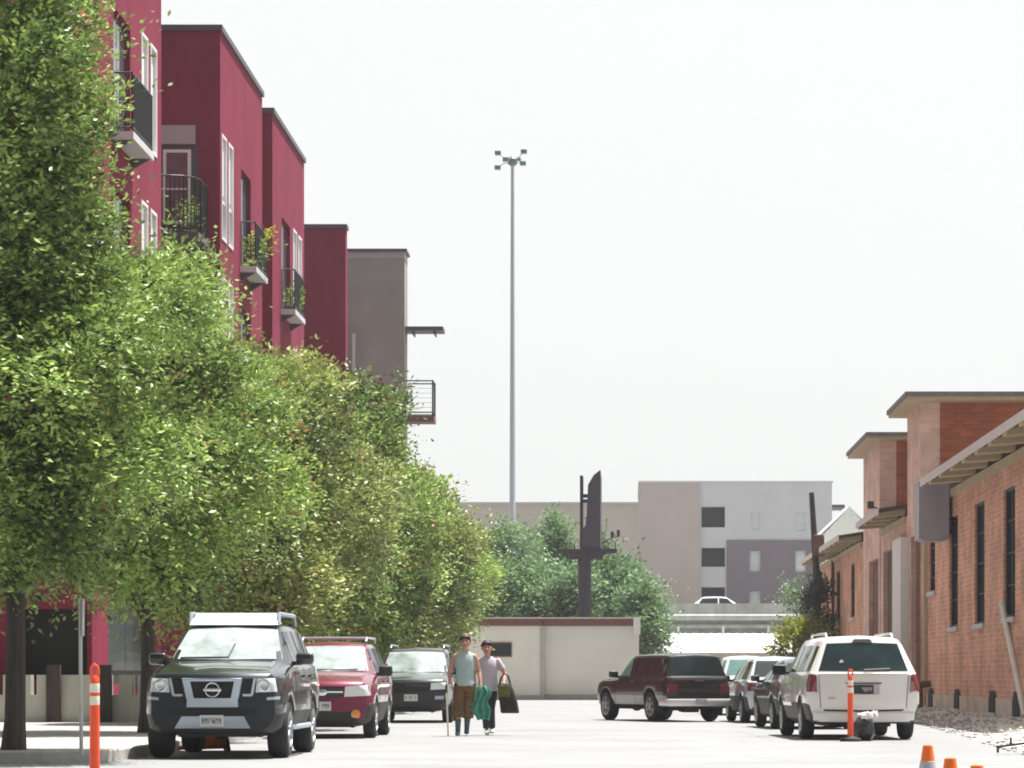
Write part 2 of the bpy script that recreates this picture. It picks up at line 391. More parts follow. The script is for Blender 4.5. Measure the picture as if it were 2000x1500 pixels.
def facade_window(y0, y1, z0, z1, kind, par, X=FX):
    d = 0.14
    fr = MB()
    t = 0.07
    for a in ((y0+.002, y0+t, z0+.002, z1-.002), (y1-t, y1-.002, z0+.002, z1-.002), (y0+t, y1-t, z0+.002, z0+t), (y0+t, y1-t, z1-t, z1-.002)):
        fr.box(X-d, X+.025, a[0], a[1], a[2], a[3])
    if kind == 'win2': fr.box(X-d, X-.02, y0+t, y1-t, z0+(z1-z0)*.36, z0+(z1-z0)*.36+t)
    f = fr.build('window', M['frame'], par, True)
    pn = MB()
    pn.box(X-d-.03, X-d+.015, y0+t, y1-t, z0+t, z1-t)
    pn.build('pane', M['glass'], f, True)
    bl = MB(); zz = z0+(z1-z0)*(.42 if kind == 'win2' else .0)+t
    bl.box(X-d+.022, X-.05, y0+t+.01, y1-t-.01, zz, z1-t-.01); bl.build('blind', M['blind'], f, True)
def railing(mb, pts, z0, z1, step=0.11, bar=0.012):
    """balusters and rails along a polyline of (x, y)"""
    for a, b in zip(pts, pts[1:]):
        a, b = Vector((*a, 0)), Vector((*b, 0)); n = max(1, int((b-a).length/step))
        for i in range(n+1):
            p = a.lerp(b, i/n); mb.box(p.x-bar, p.x+bar, p.y-bar, p.y+bar, z0, z1)
        for z in (z0+.04, z1):
            mb.tube([(a.x, a.y, z), (b.x, b.y, z)], 0.024, 6)
    return mb
for (y0, y1), holes in zip(blocks, op):
    w = MB()
    xb = -26
    front_holes = []
    if y0 < 58:      # porch and window openings on the near end wall
        front_holes = [(13.5, 14.90, 1.0, 2.45), (5.0, 9.0, 0.9, 3.6)]
    w.wall((FX, y0, 0), (0, 1, 0), (1, 0, 0), y1-y0, ROOF, [(h[0]-y0, h[1]-y0, h[2], h[3]) for h in holes], 0.16)
    w.wall((xb, y0, 0), (1, 0, 0), (0, -1, 0), FX-xb, ROOF, front_holes, 0.5)
    w.quad((xb, y1, 0), (FX, y1, 0), (FX, y1, ROOF), (xb, y1, ROOF))
    w.quad((xb, y0, ROOF), (FX, y0, ROOF), (FX, y1, ROOF), (xb, y1, ROOF))
    w.quad((xb, y0, 0), (xb, y1, 0), (xb, y1, ROOF), (xb, y0, ROOF))
    wl = w.build('wall', M['red'], red, True, fix=False)
    for a, b, c, d in front_holes:
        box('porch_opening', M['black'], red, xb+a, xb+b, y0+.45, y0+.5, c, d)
    box('coping', M['coping'], red, xb, FX+.06, y0-.06, y1+.06, ROOF+.003, ROOF+.16)
    for h in holes:
        if h[4].startswith('win'): facade_window(*h, red)
        else:
            dr = box('door', M['darkdoor'], red, FX-.2, FX-.15, h[0], h[1], h[2], h[3])
            MB().box(FX-.145, FX-.12, h[0]+.1, (h[0]+h[1])/2-.03, h[2]+.3, h[3]-.1).box(FX-.145, FX-.12, (h[0]+h[1])/2+.03, h[1]-.1, h[2]+.3, h[3]-.1).build('pane', M['glass'], dr, True)
# set-back walls between the blocks
back = MB()
for (a, b), xs in zip([(blocks[0][1], blocks[1][0]), (blocks[1][1], blocks[2][0]), (blocks[2][1], blocks[3][0])], (-14.6, -12.2, -14.6)):
    back.quad((xs, a-.2, 0), (xs, b+.2, 0), (xs, b+.2, ROOF), (xs, a-.2, ROOF))
back.build('set_back_wall', M['red'], red, True)
# balconies along the street faces
def balcony(y0, y1, z, X=FX, out=0.46, h=1.25):
    b = MB().box(X+.002, X+out, y0, y1, z-.16, z).build('balcony', M['slab'], red, True)
    railing(MB(), [(X+.03, y0+.04), (X+out-.04, y0+.04), (X+out-.04, y1-.04), (X+.03, y1-.04)], z+.05, z+h).build('railing', M['rail'], b, True)
    for ya in (y0+.15, y1-.25): MB().prism([(X+.002, z-.165), (X+out-.05, z-.165), (X+.002, z-.40)], ya, ya+.08).build('bracket', M['coping'], b, True)
    return b
for yy_ in ((59.8, 62.4), (79.5, 82.0), (88.8, 91.5)):
    balcony(*yy_, 12.65); balcony(*yy_, 8.85)
# balcony in the recess, on the frontal wall of the second block
yb = blocks[1][0]
lin = box('lintel_panel', M['lav'], red, -12.6, -11.66, yb-.1, yb-.003, 15.35, 15.85)
df = MB()
for a in ((-12.52, -12.44, 13.2, 15.2), (-11.86, -11.78, 13.2, 15.2), (-12.44, -11.86, 15.12, 15.2), (-12.44, -11.86, 13.2, 13.28)):
    df.box(a[0], a[1], yb-.09, yb-.004, a[2], a[3])
df.box(-12.44, -11.86, yb-.07, yb-.004, 14.12, 14.17)
dfo = df.build('balcony_door', M['frame'], red, True)
box('pane', M['pinkglass'], dfo, -12.44, -11.86, yb-.045, yb-.006, 13.28, 15.12)
box('door_surround', M['coping'], red, -12.62, -11.6, yb-.003, yb-.001, 13.1, 15.33)
rb = MB().box(-14.5, -11.25, yb-2.2, yb-.004, 12.5, 12.66).build('balcony', M['coping'], red, True)
curve = [(-14.4, yb-2.1), (-12.0, yb-2.1)] + [(-12.0+.68*math.sin(a), yb-2.1+.68*(1-math.cos(a))) for a in (R(30), R(60), R(90))] + [(-11.32, yb-.1)]
railing(MB(), curve, 12.68, 14.15).build('railing', M['rail'], rb, True)
box('wall_sign_light', M['orange'], red, FX-1.2, FX-.9, blocks[2][0]-.06, blocks[2][0]-.003, 15.0, 15.5) if False else None

# planter wall with slots in front of the near block
pw = thing('planter_wall', (-12, 56.5, .15), 'low stained concrete wall with tall slots below the red building', 'wall')
mb = MB(); zs, zt = .15, 1.10
mb.box(-21, -9.5, 56.5, 56.8, zs, .70)
xs = -21.0; slots = [(-12.70, -12.58), (-12.42, -12.28), (-12.02, -11.9), (-10.42, -10.25), (-9.98, -9.88)]
cur = -21.0
for a, b in slots:
    mb.box(cur, a, 56.5, 56.8, .702, zt); cur = b
mb.box(cur, -9.5, 56.5, 56.8, .702, zt)
mb.build('concrete_wall', M['wallconc'], pw, True)
pl = MB()
for x in (-11.55, -10.52): pl.box(x-.14, x+.14, 56.38, 56.497, .15, 1.3)
pl.build('pier', M['trunk'], pw, True)

# ------------------------------------------------------------------ taupe building at the end of the row
gx = -440*118/F
gre = thing('apartment_block', (gx-2, 118, 0), 'taupe stucco apartment block with a canopy and balcony beyond the red building', 'building')
gh = 18.95
w = MB().box(-30, gx, 118, 119.6, 0, gh-.35).box(-30, -12.2, 119.602, 140, 0, gh-.36); w.build('wall', M['redgrey'], gre, True)
MB().box(-30, gx+.004, 117.996, 119.604, gh-.35, gh-.1).build('parapet', M['lav'], gre, True)
MB().box(-30, gx+.1, 117.9, 119.7, gh-.098, gh+.02).build('coping', M['coping'], gre, True)
MB().box(gx+.003, gx+1.6, 118.2, 119.5, 15.58, 15.75).box(gx+.3, gx+.36, 118.3, 119.4, 15.43, 15.578).box(gx+1.2, gx+1.26, 118.3, 119.4, 15.43, 15.578).build('canopy', M['coping'], gre, True)
bb = MB().box(gx+.003, gx+1.22, 118.2, 119.5, 11.75, 12.0).build('balcony', M['browncop'], gre, True)
r = MB(); r.tube([(gx+1.17, 118.25, 12.0), (gx+1.17, 118.25, 13.5)], .04, 6); r.tube([(gx+1.17, 119.45, 12.0), (gx+1.17, 119.45, 13.5)], .04, 6)
for z in (12.15, 13.47): r.tube([(gx+.02, 118.25, z), (gx+1.17, 118.25, z), (gx+1.17, 119.45, z), (gx+.02, 119.45, z)], .03, 6)
for k in range(5): r.tube([(gx+.02, 118.25, 12.35+k*.2), (gx+1.17, 118.25, 12.35+k*.2)], .007, 5)
r.build('railing', M['rail'], bb, True)
MB().box(-11.62, -11.5, 117.85, 117.996, 0, 15.4).build('downpipe', M['slab'], gre, True)

# ------------------------------------------------------------------ brick warehouse on the right
BX = 8.88
bw = thing('brick_warehouse', (BX, 85, 0), 'low salmon brick warehouse with tall slit windows and two raised brick bays', 'building')
def wing(y0, y1, ztop, holes, name='wall', m='brick', x1=24):
    w = MB(); w.wall((BX, y0, .55), (0, 1, 0), (-1, 0, 0), y1-y0, ztop-.55, [(h[0]-y0, h[1]-y0, h[2]-.55, h[3]-.55) for h in holes], 0.2)
    w.quad((BX, y0, .55), (x1, y0, .55), (x1, y0, ztop), (BX, y0, ztop)); w.quad((BX, y1, .55), (x1, y1, .55), (x1, y1, ztop), (BX, y1, ztop))
    w.quad((x1, y0, .55), (x1, y1, .55), (x1, y1, ztop), (x1, y0, ztop))
    return w.build(name, M[m], bw, True, fix=False)
def slit(y0, y1, z0, z1):
    f = MB(); d = .16
    for a in ((y0+.003, y0+.07, z0+.003, z1-.003), (y1-.07, y1-.003, z0+.003, z1-.003), (y0+.07, y1-.07, z0+.003, z0+.07), (y0+.07, y1-.07, z1-.07, z1-.003)):
        f.box(BX+.06, BX+d, a[0], a[1], a[2], a[3])
    n = 4
    for i in range(1, n): f.box(BX+.09, BX+d, y0+.07, y1-.07, z0+(z1-z0)*i/n-.02, z0+(z1-z0)*i/n+.02)
    f.box(BX+.09, BX+d, (y0+y1)/2-.02, (y0+y1)/2+.02, z0+.07, z1-.07)
    fo = f.build('window', M['trim'], bw, True)
    MB().box(BX+d+.002, BX+.22, y0, y1, z0, z1).build('pane', M['glass'], fo, True)
    MB().box(BX-.07, BX+.16, y0-.08, y1+.08, z0-.12, z0-.002).build('sill', M['slab'], fo, True)
near_holes = [(81.9, 83.6, 3.55, 5.3), (76.2, 78.2, 2.42, 5.45), (70.5, 72.5, 2.40, 5.5), (64.9, 66.9, 2.45, 5.5), (59.2, 61.2, 2.45, 5.5)]
wing(52, 85.7, 6.2, near_holes)
for h in near_holes: slit(*h)
far_holes = [(119.0, 121.0, 3.4, 5.55), (111.2, 113.2, 3.4, 5.55), (126, 127.6, 3.4, 5.55)]
wing(107, 132, 6.2, far_holes)
for h in far_holes: slit(*h)
doors = [(86.0, 88.9, .56, 5.45, 'reddoor'), (92.9, 98.6, .56, 5.4, 'browndoor'), (100.6, 104.6, .56, 5.3, 'reddoor')]
wing(85.7, 90.1, 9.4, doors[:1], m='pinkplaster')
wing(90.1, 99.7, 6.2, doors[1:2], m='pinkplaster')
wing(99.7, 107, 9.4, doors[2:], m='pinkplaster')
# orange brick on the camera-facing sides of the raised bays
for y in (85.7, 99.7):
    MB().box(BX+.55, 24, y-.06, y-.004, 6.0, 9.4).build('brick_gable', M['brickhi'], bw, True)
    MB().box(BX-.03, BX+.55, y-.055, y-.005, .56, 9.4).build('corner_pier', M['pinkplaster'], bw, True)
for y0, y1, z0, z1, m in doors:
    dr = MB().box(BX+.17, BX+.22, y0, y1, z0, z1).build('door', M[m], bw, True)
    p = MB()
    for k in range(1, 6): p.box(BX+.14, BX+.168, y0+.05, y1-.05, z0+(z1-z0)*k/6-.03, z0+(z1-z0)*k/6+.03)
    p.build('cross_rail', M[m], dr, True)
MB().box(BX-.26, BX-.004, 89.6, 92.5, .2, 5.5).build('pier', M['white'], bw, True)
# roofs with overhang and rafter tails
def low_roof(y0, y1):
    r = MB(); xo, z0, sl = 8.0, 6.33, 0.16
    def zz(x): return z0+(x-xo)*sl
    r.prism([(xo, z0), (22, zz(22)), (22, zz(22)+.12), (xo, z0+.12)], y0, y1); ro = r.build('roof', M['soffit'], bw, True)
    MB().box(xo-.03, xo-.002, y0-.02, y1+.02, z0-.06, z0+.15).build('fascia', M['fascia'], ro, True)
    y = y0+.3
    while y < y1-.1:
        MB().prism([(xo, z0-.002), (BX+.0, zz(BX)-.002), (BX+.0, zz(BX)-.2), (xo, z0-.13)], y, y+.62).build('rafter_tail', M['cream'], ro, True); y += 2.5
    MB().box(BX-.09, BX-.003, y0, y1, 6.0, 6.2).build('wall_plate', M['cream'], ro, True)
low_roof(52, 77.3); low_roof(90.4, 99.3); low_roof(107.6, 132.5)
MB().box(BX-.06, 23.9, 77.35, 85.6, 6.2, 6.4).build('roof', M['rooftop'], bw, True)
for y0, y1 in ((84.8, 91.0), (98.9, 108.0)):
    s = MB().box(8.36, 24.5, y0, y1, 9.402, 9.50).build('roof', M['cream'], bw, True)
    MB().box(8.30, 24.6, y0-.06, y1+.06, 9.502, 9.64).build('roofing', M['rooftop'], s, True)
MB().box(BX-.05, 24, 51.95, 107, .1, .549).box(BX-.05, 24, 107, 132, .1, .549).build('foundation', M['foundation'], bw, True)
for y in (64.3, 68.6, 76.0, 82.6):
    v = MB(); v.prism([(y-.55, .12), (y+.55, .12), (y+.55, .5), (y+.3, .72), (y-.3, .72), (y-.55, .5)], BX-.075, BX-.052, 'yz'); v.build('crawl_vent', M['black'], bw, True)
MB().box(BX-.14, BX-.02, 122.0, 122.2, .2, 6.1).build('downpipe', M['reddoor'], bw, True)
MB().box(BX-.12, BX-.004, 83.9, 84.05, .2, 6.1).build('conduit', M['cream'], bw, True)
d = MB(); d.box(7.95, 8.78, 77.4, 78.7, 4.84, 6.36); d.box(8.05, 8.7, 77.5, 78.6, 4.80, 4.838); d.box(7.93, 8.80, 77.38, 78.72, 6.362, 6.42)
d.build('duct_box', M['mauve'], bw, True)
MB().box(8.0, 8.78, 78.702, 78.9, 4.85, 6.2).box(8.78, BX-.003, 77.6, 78.4, 5.0, 5.2).build('duct_bracket', M['trim'], bw, True)
fl = MB(); fl.tube([(BX+.1, 99.4, 6.9), (BX-.35, 99.2, 7.05)], .03, 6); fl.rbox((BX-.4, 99.15, 7.1), (.22, .2, .26), .03); fl.build('floodlight', M['trim'], bw, True)

# ------------------------------------------------------------------ garage closing the street
gy = 126.0
gz = hz(1207, gy)
ga = thing('garage_building', (-3.2, gy, 0), 'cream single storey garage with brown roof edge across the end of the street', 'garage')
g0, g1 = -8.6, (1248-CX)*gy/F
gw = MB(); jx = (1060-CX)*gy/F
gw.box(g0, jx, gy-.25, gy+9, 0, gz-.36); gw.box(jx, g1, gy, gy+9, 0, gz-.36); gw.build('wall', M['garage'], ga, True)
MB().box(g0, jx-.05, gy-.33, gy+9.1, gz-.358, gz-.04).box(jx-.05, g1+.05, gy-.08, gy+9.1, gz-.357, gz-.04).build('fascia', M['browncop'], ga, True)
MB().box(g0, jx-.03, gy-.4, gy+9.15, gz-.038, gz+.03).box(jx-.03, g1+.08, gy-.12, gy+9.15, gz-.037, gz+.03).build('roof', M['fascia'], ga, True)
MB().box(jx-.1, jx+.08, gy-.31, gy-.003, 0, gz-.36).build('pilaster', M['concrete'], ga, True)
MB().box(g1-.25, g1+.06, gy-.14, gy-.082, gz-.75, gz+.02).build('corner_bracket', M['white'], ga, True)
MB().box(g0, jx-.12, gy-.29, gy-.252, 0, .22).box(jx+.09, g1, gy-.04, gy-.002, 0, .25).build('base_shade_strip', M['concrete'], ga, True)  # darker strips put in for the shadow line along the wall foot
wx0, wx1 = (955-CX)*gy/F, (998-CX)*gy/F
wn = MB(); wn.box(wx0-.05, wx1+.05, gy-.30, gy-.252, hz(1281, gy)-.05, hz(1257, gy)+.05)
wo = wn.build('window', M['browncop'], ga, True)
MB().box(wx0, wx1, gy-.31, gy-.302, hz(1281, gy), hz(1257, gy)).build('pane', M['black'], wo, True)

# ------------------------------------------------------------------ low white roof, overpass, apartment block behind
cp = thing('carport', (4.5, 155, 0), 'low carport with a wide white sloping roof beyond the parked cars', 'carport')
x0, x1 = .6, 9.6
rf = MB(); rf.prism([(148, 2.22), (164, 3.45), (164, 3.53), (148, 2.30)], x0, x1, 'yz')
for k in range(18): rf.prism([(148, 2.305), (164, 3.535), (164, 3.575), (148, 2.345)], x0+k*.5+.1, x0+k*.5+.16, 'yz')
rfo = rf.build('roof', M['whiteroof'], cp, True)
MB().box(x0, x1, 147.9, 147.997, 2.05, 2.3).build('fascia', M['fascia'], rfo, True)
for x in (x0+.2, 3.6, 6.6, x1-.2):
    MB().box(x-.08, x+.08, 148.2, 148.36, 0, 2.2).build('post', M['white'], cp, True)
    MB().box(x-.08, x+.08, 163.5, 163.66, 0, 3.4).build('post', M['white'], cp, True)
for px in (1325, 1413, 1502):
    x = (px-CX)*163/F; MB().tube([(x, 163.6, 3.5), (x, 163.6, 3.95)], .07, 6).build('roof_vent', M['galv'], cp, True)

ov = MB(); ov.box(-12, 40, 186, 186.35, 3.7, 5.05); ov.box(-12, 40, 186.36, 215, 0, 5.0)
oo = structure('elevated_road', ov, M['ovrdark'])
bar = thing('road_barrier', (8, 185.8, 5.0), 'weathered concrete barrier along the edge of the elevated road', 'barrier')
b = MB(); b.prism([(185.7, 4.75), (186.3, 4.75), (186.3, 5.05), (186.15, 5.25), (186.1, 5.86), (185.9, 5.86), (185.85, 5.25), (185.7, 5.05)], -12, 40, 'yz'); b.build('concrete_body', M['ovr'], bar, True)
rw = thing('retaining_wall', (8, 185.3, 0), 'ribbed grey retaining wall below the elevated road barrier', 'wall')
b = MB(); b.box(-12, 40, 185.5, 185.98, 0, 4.2)
for k in range(45): b.box(-11.8+k*1.15, -11.5+k*1.15, 185.4, 185.498, 0, 4.15)
b.build('wall_panels', M['ovrdark'], rw, True)
MB().box(-12, 40, 185.35, 185.98, 4.202, 4.45).build('ledge', M['ovr'], rw, True)
gr = MB(); gr.tube([(-12, 185.2, 3.55), (40, 185.2, 3.55)], .05, 6)
for k in range(26): gr.tube([(-12+k*2, 185.2, 0), (-12+k*2, 185.2, 3.6)], .045, 6)
gr.build('guard_rail', M['galv'], rw, True)

AY = 225.0
def ax(px): return (px-CX)*AY/F
apt = thing('apartment_block', (ax(1430), AY, 0), 'four storey grey and plum apartment block behind the elevated road', 'building')
A0, A1, A2, A3 = ax(1248), ax(1366), ax(1419), ax(1625)
ZT = hz(943, AY); ZM = hz(1055, AY)
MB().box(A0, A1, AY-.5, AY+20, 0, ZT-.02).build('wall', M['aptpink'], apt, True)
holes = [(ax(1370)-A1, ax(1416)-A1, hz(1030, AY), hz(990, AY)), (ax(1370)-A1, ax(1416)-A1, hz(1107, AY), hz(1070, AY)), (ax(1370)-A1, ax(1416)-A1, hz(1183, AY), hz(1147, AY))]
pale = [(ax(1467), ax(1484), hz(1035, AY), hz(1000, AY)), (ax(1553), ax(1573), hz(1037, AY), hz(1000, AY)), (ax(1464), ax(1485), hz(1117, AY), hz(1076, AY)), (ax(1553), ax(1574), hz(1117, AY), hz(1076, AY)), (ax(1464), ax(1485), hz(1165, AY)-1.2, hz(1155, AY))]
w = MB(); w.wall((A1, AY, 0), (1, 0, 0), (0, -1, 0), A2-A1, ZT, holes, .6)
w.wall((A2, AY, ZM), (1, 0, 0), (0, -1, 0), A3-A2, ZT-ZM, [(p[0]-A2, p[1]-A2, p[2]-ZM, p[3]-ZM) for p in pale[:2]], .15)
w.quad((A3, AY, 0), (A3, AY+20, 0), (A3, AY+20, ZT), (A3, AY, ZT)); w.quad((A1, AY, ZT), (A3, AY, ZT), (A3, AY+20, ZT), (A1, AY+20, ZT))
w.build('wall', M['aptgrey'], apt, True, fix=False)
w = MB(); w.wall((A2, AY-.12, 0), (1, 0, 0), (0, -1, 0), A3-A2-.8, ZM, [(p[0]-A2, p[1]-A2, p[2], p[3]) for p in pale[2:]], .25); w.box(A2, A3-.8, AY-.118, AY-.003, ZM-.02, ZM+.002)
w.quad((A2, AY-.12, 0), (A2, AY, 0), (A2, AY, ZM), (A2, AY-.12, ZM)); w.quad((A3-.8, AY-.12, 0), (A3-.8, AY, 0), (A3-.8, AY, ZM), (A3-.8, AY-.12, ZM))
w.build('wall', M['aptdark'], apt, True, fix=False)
for h in holes:
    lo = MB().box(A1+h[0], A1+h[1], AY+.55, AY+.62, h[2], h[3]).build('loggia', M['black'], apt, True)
    rr = MB()
    for k in range(6): rr.box(A1+h[0], A1+h[1], AY+.06, AY+.09, h[2]+.1+k*.17, h[2]+.14+k*.17)
    rr.build('railing', M['rail'], lo, True)
for p in pale:
    f = MB(); f.box(p[0], p[1], AY+.1, AY+.15, p[2], p[3]); fo = f.build('window', M['frame'], apt, True)
    MB().box(p[0]+.08, p[1]-.08, AY+.07, AY+.098, p[2]+.08, (p[2]+p[3])/2-.05).box(p[0]+.08, p[1]-.08, AY+.07, AY+.098, (p[2]+p[3])/2+.05, p[3]-.08).build('pane', M['lampclear'], fo, True)
MB().box(A0-.05, A1, AY-.56, AY+20, ZT-.018, ZT+.12).box(A1, A3+.08, AY-.08, AY+20, ZT+.002, ZT+.15).build('coping', M['aptgrey'], apt, True)
MB().box(A1-.5, A1+.7, AY+4, AY+6, ZT+.13, ZT+.45).build('roof_unit', M['aptgrey'], apt, True)
MB().box(A3+.01, A3+1.1, AY+1, AY+5, hz(990, AY), hz(984, AY)).build('canopy', M['coping'], apt, True)

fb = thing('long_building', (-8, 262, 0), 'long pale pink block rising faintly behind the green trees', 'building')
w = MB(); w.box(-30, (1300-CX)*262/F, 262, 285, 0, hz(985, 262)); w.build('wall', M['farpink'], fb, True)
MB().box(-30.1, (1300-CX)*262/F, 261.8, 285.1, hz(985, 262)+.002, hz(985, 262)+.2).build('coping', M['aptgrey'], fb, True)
wnd = None
for k in range(5):
    x = -13 + k*3.6
    MB().box(x, x+1.0, 261.93, 261.997, 9.2, 11).build('window', M['glass'], fb, True)

wh = thing('white_shed', (17.5, 200, 5), 'bright white gabled shed showing above the far end of the brick warehouse', 'shed')
w = MB(); xx0, xx1 = (1612-CX)*200/F, (1705-CX)*200/F; zc = hz(1045, 200)
w.prism([(xx0, 0), (xx1, 0), (xx1, zc+.2), ((xx0+xx1)/2, zc+1.9), (xx0, zc+.2)], 200, 210); w.build('wall', M['white'], wh, True)
w = MB(); xm = (xx0+xx1)/2
w.prism([(xx0-.2, zc+.13), (xm, zc+1.903), (xx1+.2, zc+.13), (xx1+.2, zc+.25), (xm, zc+2.05), (xx0-.2, zc+.25)], 199.8, 210.2); w.build('roof', M['whiteroof'], wh, True)
# ================================================================== TREES
M['leaf'] = leaf_mat('yellow_green_leaves', (0.012, 0.042, 0.012), (0.46, 0.63, 0.17), trans=.18)
M['leafwarm'] = leaf_mat('olive_green_leaves', (0.018, 0.046, 0.012), (0.52, 0.59, 0.19), red=(0.36, 0.20, 0.12), trans=.16)
M['leafcool'] = leaf_mat('blue_green_leaves', (0.030, 0.075, 0.035), (0.30, 0.45, 0.22), trans=0.2)
M['leafolive'] = leaf_mat('golden_leaves', (0.08, 0.11, 0.015), (0.42, 0.43, 0.06))
M['leafdark'] = leaf_mat('dull_dark_leaves', (0.030, 0.040, 0.018), (0.07, 0.085, 0.03), trans=0.3)

def leaves(name, sprays, per, size, material, parent, rng, red_frac=0.05, length=0.8, width=0.42, droop=0.25):
    """sprays: (n,3) start points, (n,3) outward directions. Feathery twigs set with pairs of leaves."""
    P, D = sprays
    n = len(P)
    ln = length*rng.uniform(.5, 1.2, n)*np.where(rng.uniform(0, 1, n) < .10, 2.1, 1.0)
    t = np.tile(np.linspace(.05, 1, per), (n, 1)) + rng.normal(0, .03, (n, per))
    D = D/np.linalg.norm(D, axis=1, keepdims=True)
    up = np.array([0, 0, 1.0])
    side = np.cross(D, up); side /= np.linalg.norm(side, axis=1, keepdims=True)+1e-6
    nor = np.cross(side, D)
    sgn = np.where(np.arange(per) % 2 == 0, 1, -1)[None, :]
    c = P[:, None, :] + D[:, None, :]*(t*ln[:, None])[..., None] - up*(droop*(t**2)*ln[:, None])[..., None]
    c = c + rng.normal(0, size*.55, c.shape)
    ldir = D[:, None, :]*.6 + side[:, None, :]*sgn[..., None]*rng.uniform(.5, 1.1, (n, per))[..., None] + rng.normal(0, .35, (n, per, 3))
    ldir /= np.linalg.norm(ldir, axis=2, keepdims=True)
    ln2 = nor[:, None, :] + rng.normal(0, .85, (n, per, 3))
    lw = np.cross(ldir, ln2); lw /= np.linalg.norm(lw, axis=2, keepdims=True)+1e-6
    s = size*rng.uniform(.65, 1.35, (n, per))[..., None]
    a = c; b = c + ldir*s*.5 + lw*s*width*.5; d = c + ldir*s; e = c + ldir*s*.5 - lw*s*width*.5
    V = np.stack([a, b, d, e], 2).reshape(-1, 3)
    nf = n*per
    me = bpy.data.meshes.new(name)
    me.vertices.add(nf*4); me.vertices.foreach_set('co', V.astype(np.float32).ravel())
    me.loops.add(nf*4); me.loops.foreach_set('vertex_index', np.arange(nf*4, dtype=np.int32))
    me.polygons.add(nf); me.polygons.foreach_set('loop_start', np.arange(0, nf*4, 4, dtype=np.int32))
    cl_ = getattr(crown_sprays, 'clump', None); cl_ = cl_[:, None] if cl_ is not None and len(cl_) == n else .5
    tint = np.clip(cl_*.42 + rng.uniform(0, 1, (n, 1))**1.5*.5 + rng.uniform(0, .36, (n, per)) - .16, 0, 1)
    redm = (rng.uniform(0, 1, (n, 1)) < red_frac) * (t > .45) * rng.uniform(.4, 1, (n, per))
    for an, arr in (('tint', tint), ('red', redm)):
        at_ = me.attributes.new(an, 'FLOAT', 'POINT')
        at_.data.foreach_set('value', np.repeat(arr.reshape(-1), 4).astype(np.float32))
    me.update(); me.validate()
    return link(name, me, parent, [material])

def crown_sprays(rng, blobs, n, fill=0.45):
    """twig origins and directions over lumpy ellipsoid clumps"""
    B = np.array(blobs, float)
    area = (B[:, 3]*B[:, 4] + B[:, 4]*B[:, 5] + B[:, 3]*B[:, 5])
    k = rng.choice(len(B), n, p=area/area.sum())
    d = rng.normal(0, 1, (n, 3)); d /= np.linalg.norm(d, axis=1, keepdims=True)
    r = fill + (1-fill)*rng.uniform(0, 1, n)**.6
    P = B[k, :3] + d*B[k, 3:6]*r[:, None]
    cen = (B[:, :3]*area[:, None]).sum(0)/area.sum()
    out = P - cen; out /= np.linalg.norm(out, axis=1, keepdims=True)+1e-6
    D = d*.7 + out*.6 + np.array([0, 0, .25]) + rng.normal(0, .25, (n, 3))
    crown_sprays.clump = np.random.default_rng(len(B)*7+n).uniform(0, 1, len(B))[k]   # leaf colour differs by limb at random, adding painted light and dark masses
    return P, D

def make_blobs(rng, r, z0, z1, nb, squash=(1, 1), f0=.58, cone=False):
    """clumps over a domed crown, widest at the height fraction f0, so that the top shades the lower half"""
    out = []
    for i in range(nb):
        f = (i+.5)/nb
        z = z0 + (z1-z0)*f
        q = (f-f0)/(f0+.13 if f < f0 else 1.06-f0)
        prof = max(.12, 1-abs(q)**1.05) if (cone and f > f0) else max(.12, 1-q*q)**.55
        a = i*2.39996 + rng.uniform(-.5, .5)
        rr = r*prof*(rng.uniform(.62, .98) if i % 3 else rng.uniform(.1, .5))
        s = r*rng.uniform(.23, .36)*(.6+.5*prof)
        out.append((math.cos(a)*rr*squash[0], math.sin(a)*rr*squash[1], z, s*squash[0], s*squash[1], s*.68))
    for i in range(5):      # the dense heart of the crown
        f = .12+.76*i/4; q = (f-f0)/(f0+.22 if f < f0 else 1.06-f0); k = max(.2, 1-q*q)**.6
        out.append((0, 0, z0+(z1-z0)*f, r*.52*k, r*.52*k, (z1-z0)*.16))
    return out

def tree(name, loc, label, h, r, z0, seed, material, nsp, per, size, group, trunk_r=.13, nb=22, red_frac=.05, squash=(1, 1), lean=(0, 0), length=.85, fill=.4, extra=(), f0=.58, cone=False):
    rng = np.random.default_rng(seed); rp = random.Random(seed)
    t = thing(name, loc, label, 'tree', group=group)
    blobs = make_blobs(rng, r, z0+.3, h-.6, nb, squash, f0, cone) + list(extra)
    mb = MB()
    pts = [Vector((0, 0, -.05)), Vector((.02, .01, .4)), Vector((lean[0]*.3+.03, .02, z0*.7)), Vector((lean[0]*.6, 0, z0+.8)), Vector((lean[0], 0, z0+(h-z0)*.5)), Vector((lean[0]*1.1, 0, h*.9))]
    mb.tube(pts, [trunk_r*1.35, trunk_r*1.05, trunk_r*.95, trunk_r*.8, trunk_r*.45, trunk_r*.12], 9)
    for b in blobs:
        c = Vector(b[:3]); zs = min(c.z-.3, max(z0*.75, c.z*.62))
        p0 = Vector((lean[0]*.5, 0, zs)); mid = p0.lerp(c, .5) + Vector((rp.uniform(-.2, .2), rp.uniform(-.2, .2), .15))
        mb.tube([p0, mid, c], [trunk_r*.38, trunk_r*.22, trunk_r*.06], 5, False)
        for q in range(3):
            e = c + Vector((rp.gauss(0, 1)*b[3]*.7, rp.gauss(0, 1)*b[4]*.7, rp.gauss(.2, .6)*b[5]))
            mb.tube([mid.lerp(c, .6), e], [trunk_r*.10, trunk_r*.03], 4, False)
    mb.build('trunk', M['trunk'], t)
    leaves('crown', crown_sprays(rng, blobs, nsp, fill), per, size, material, t, rng, red_frac, length)
    return t

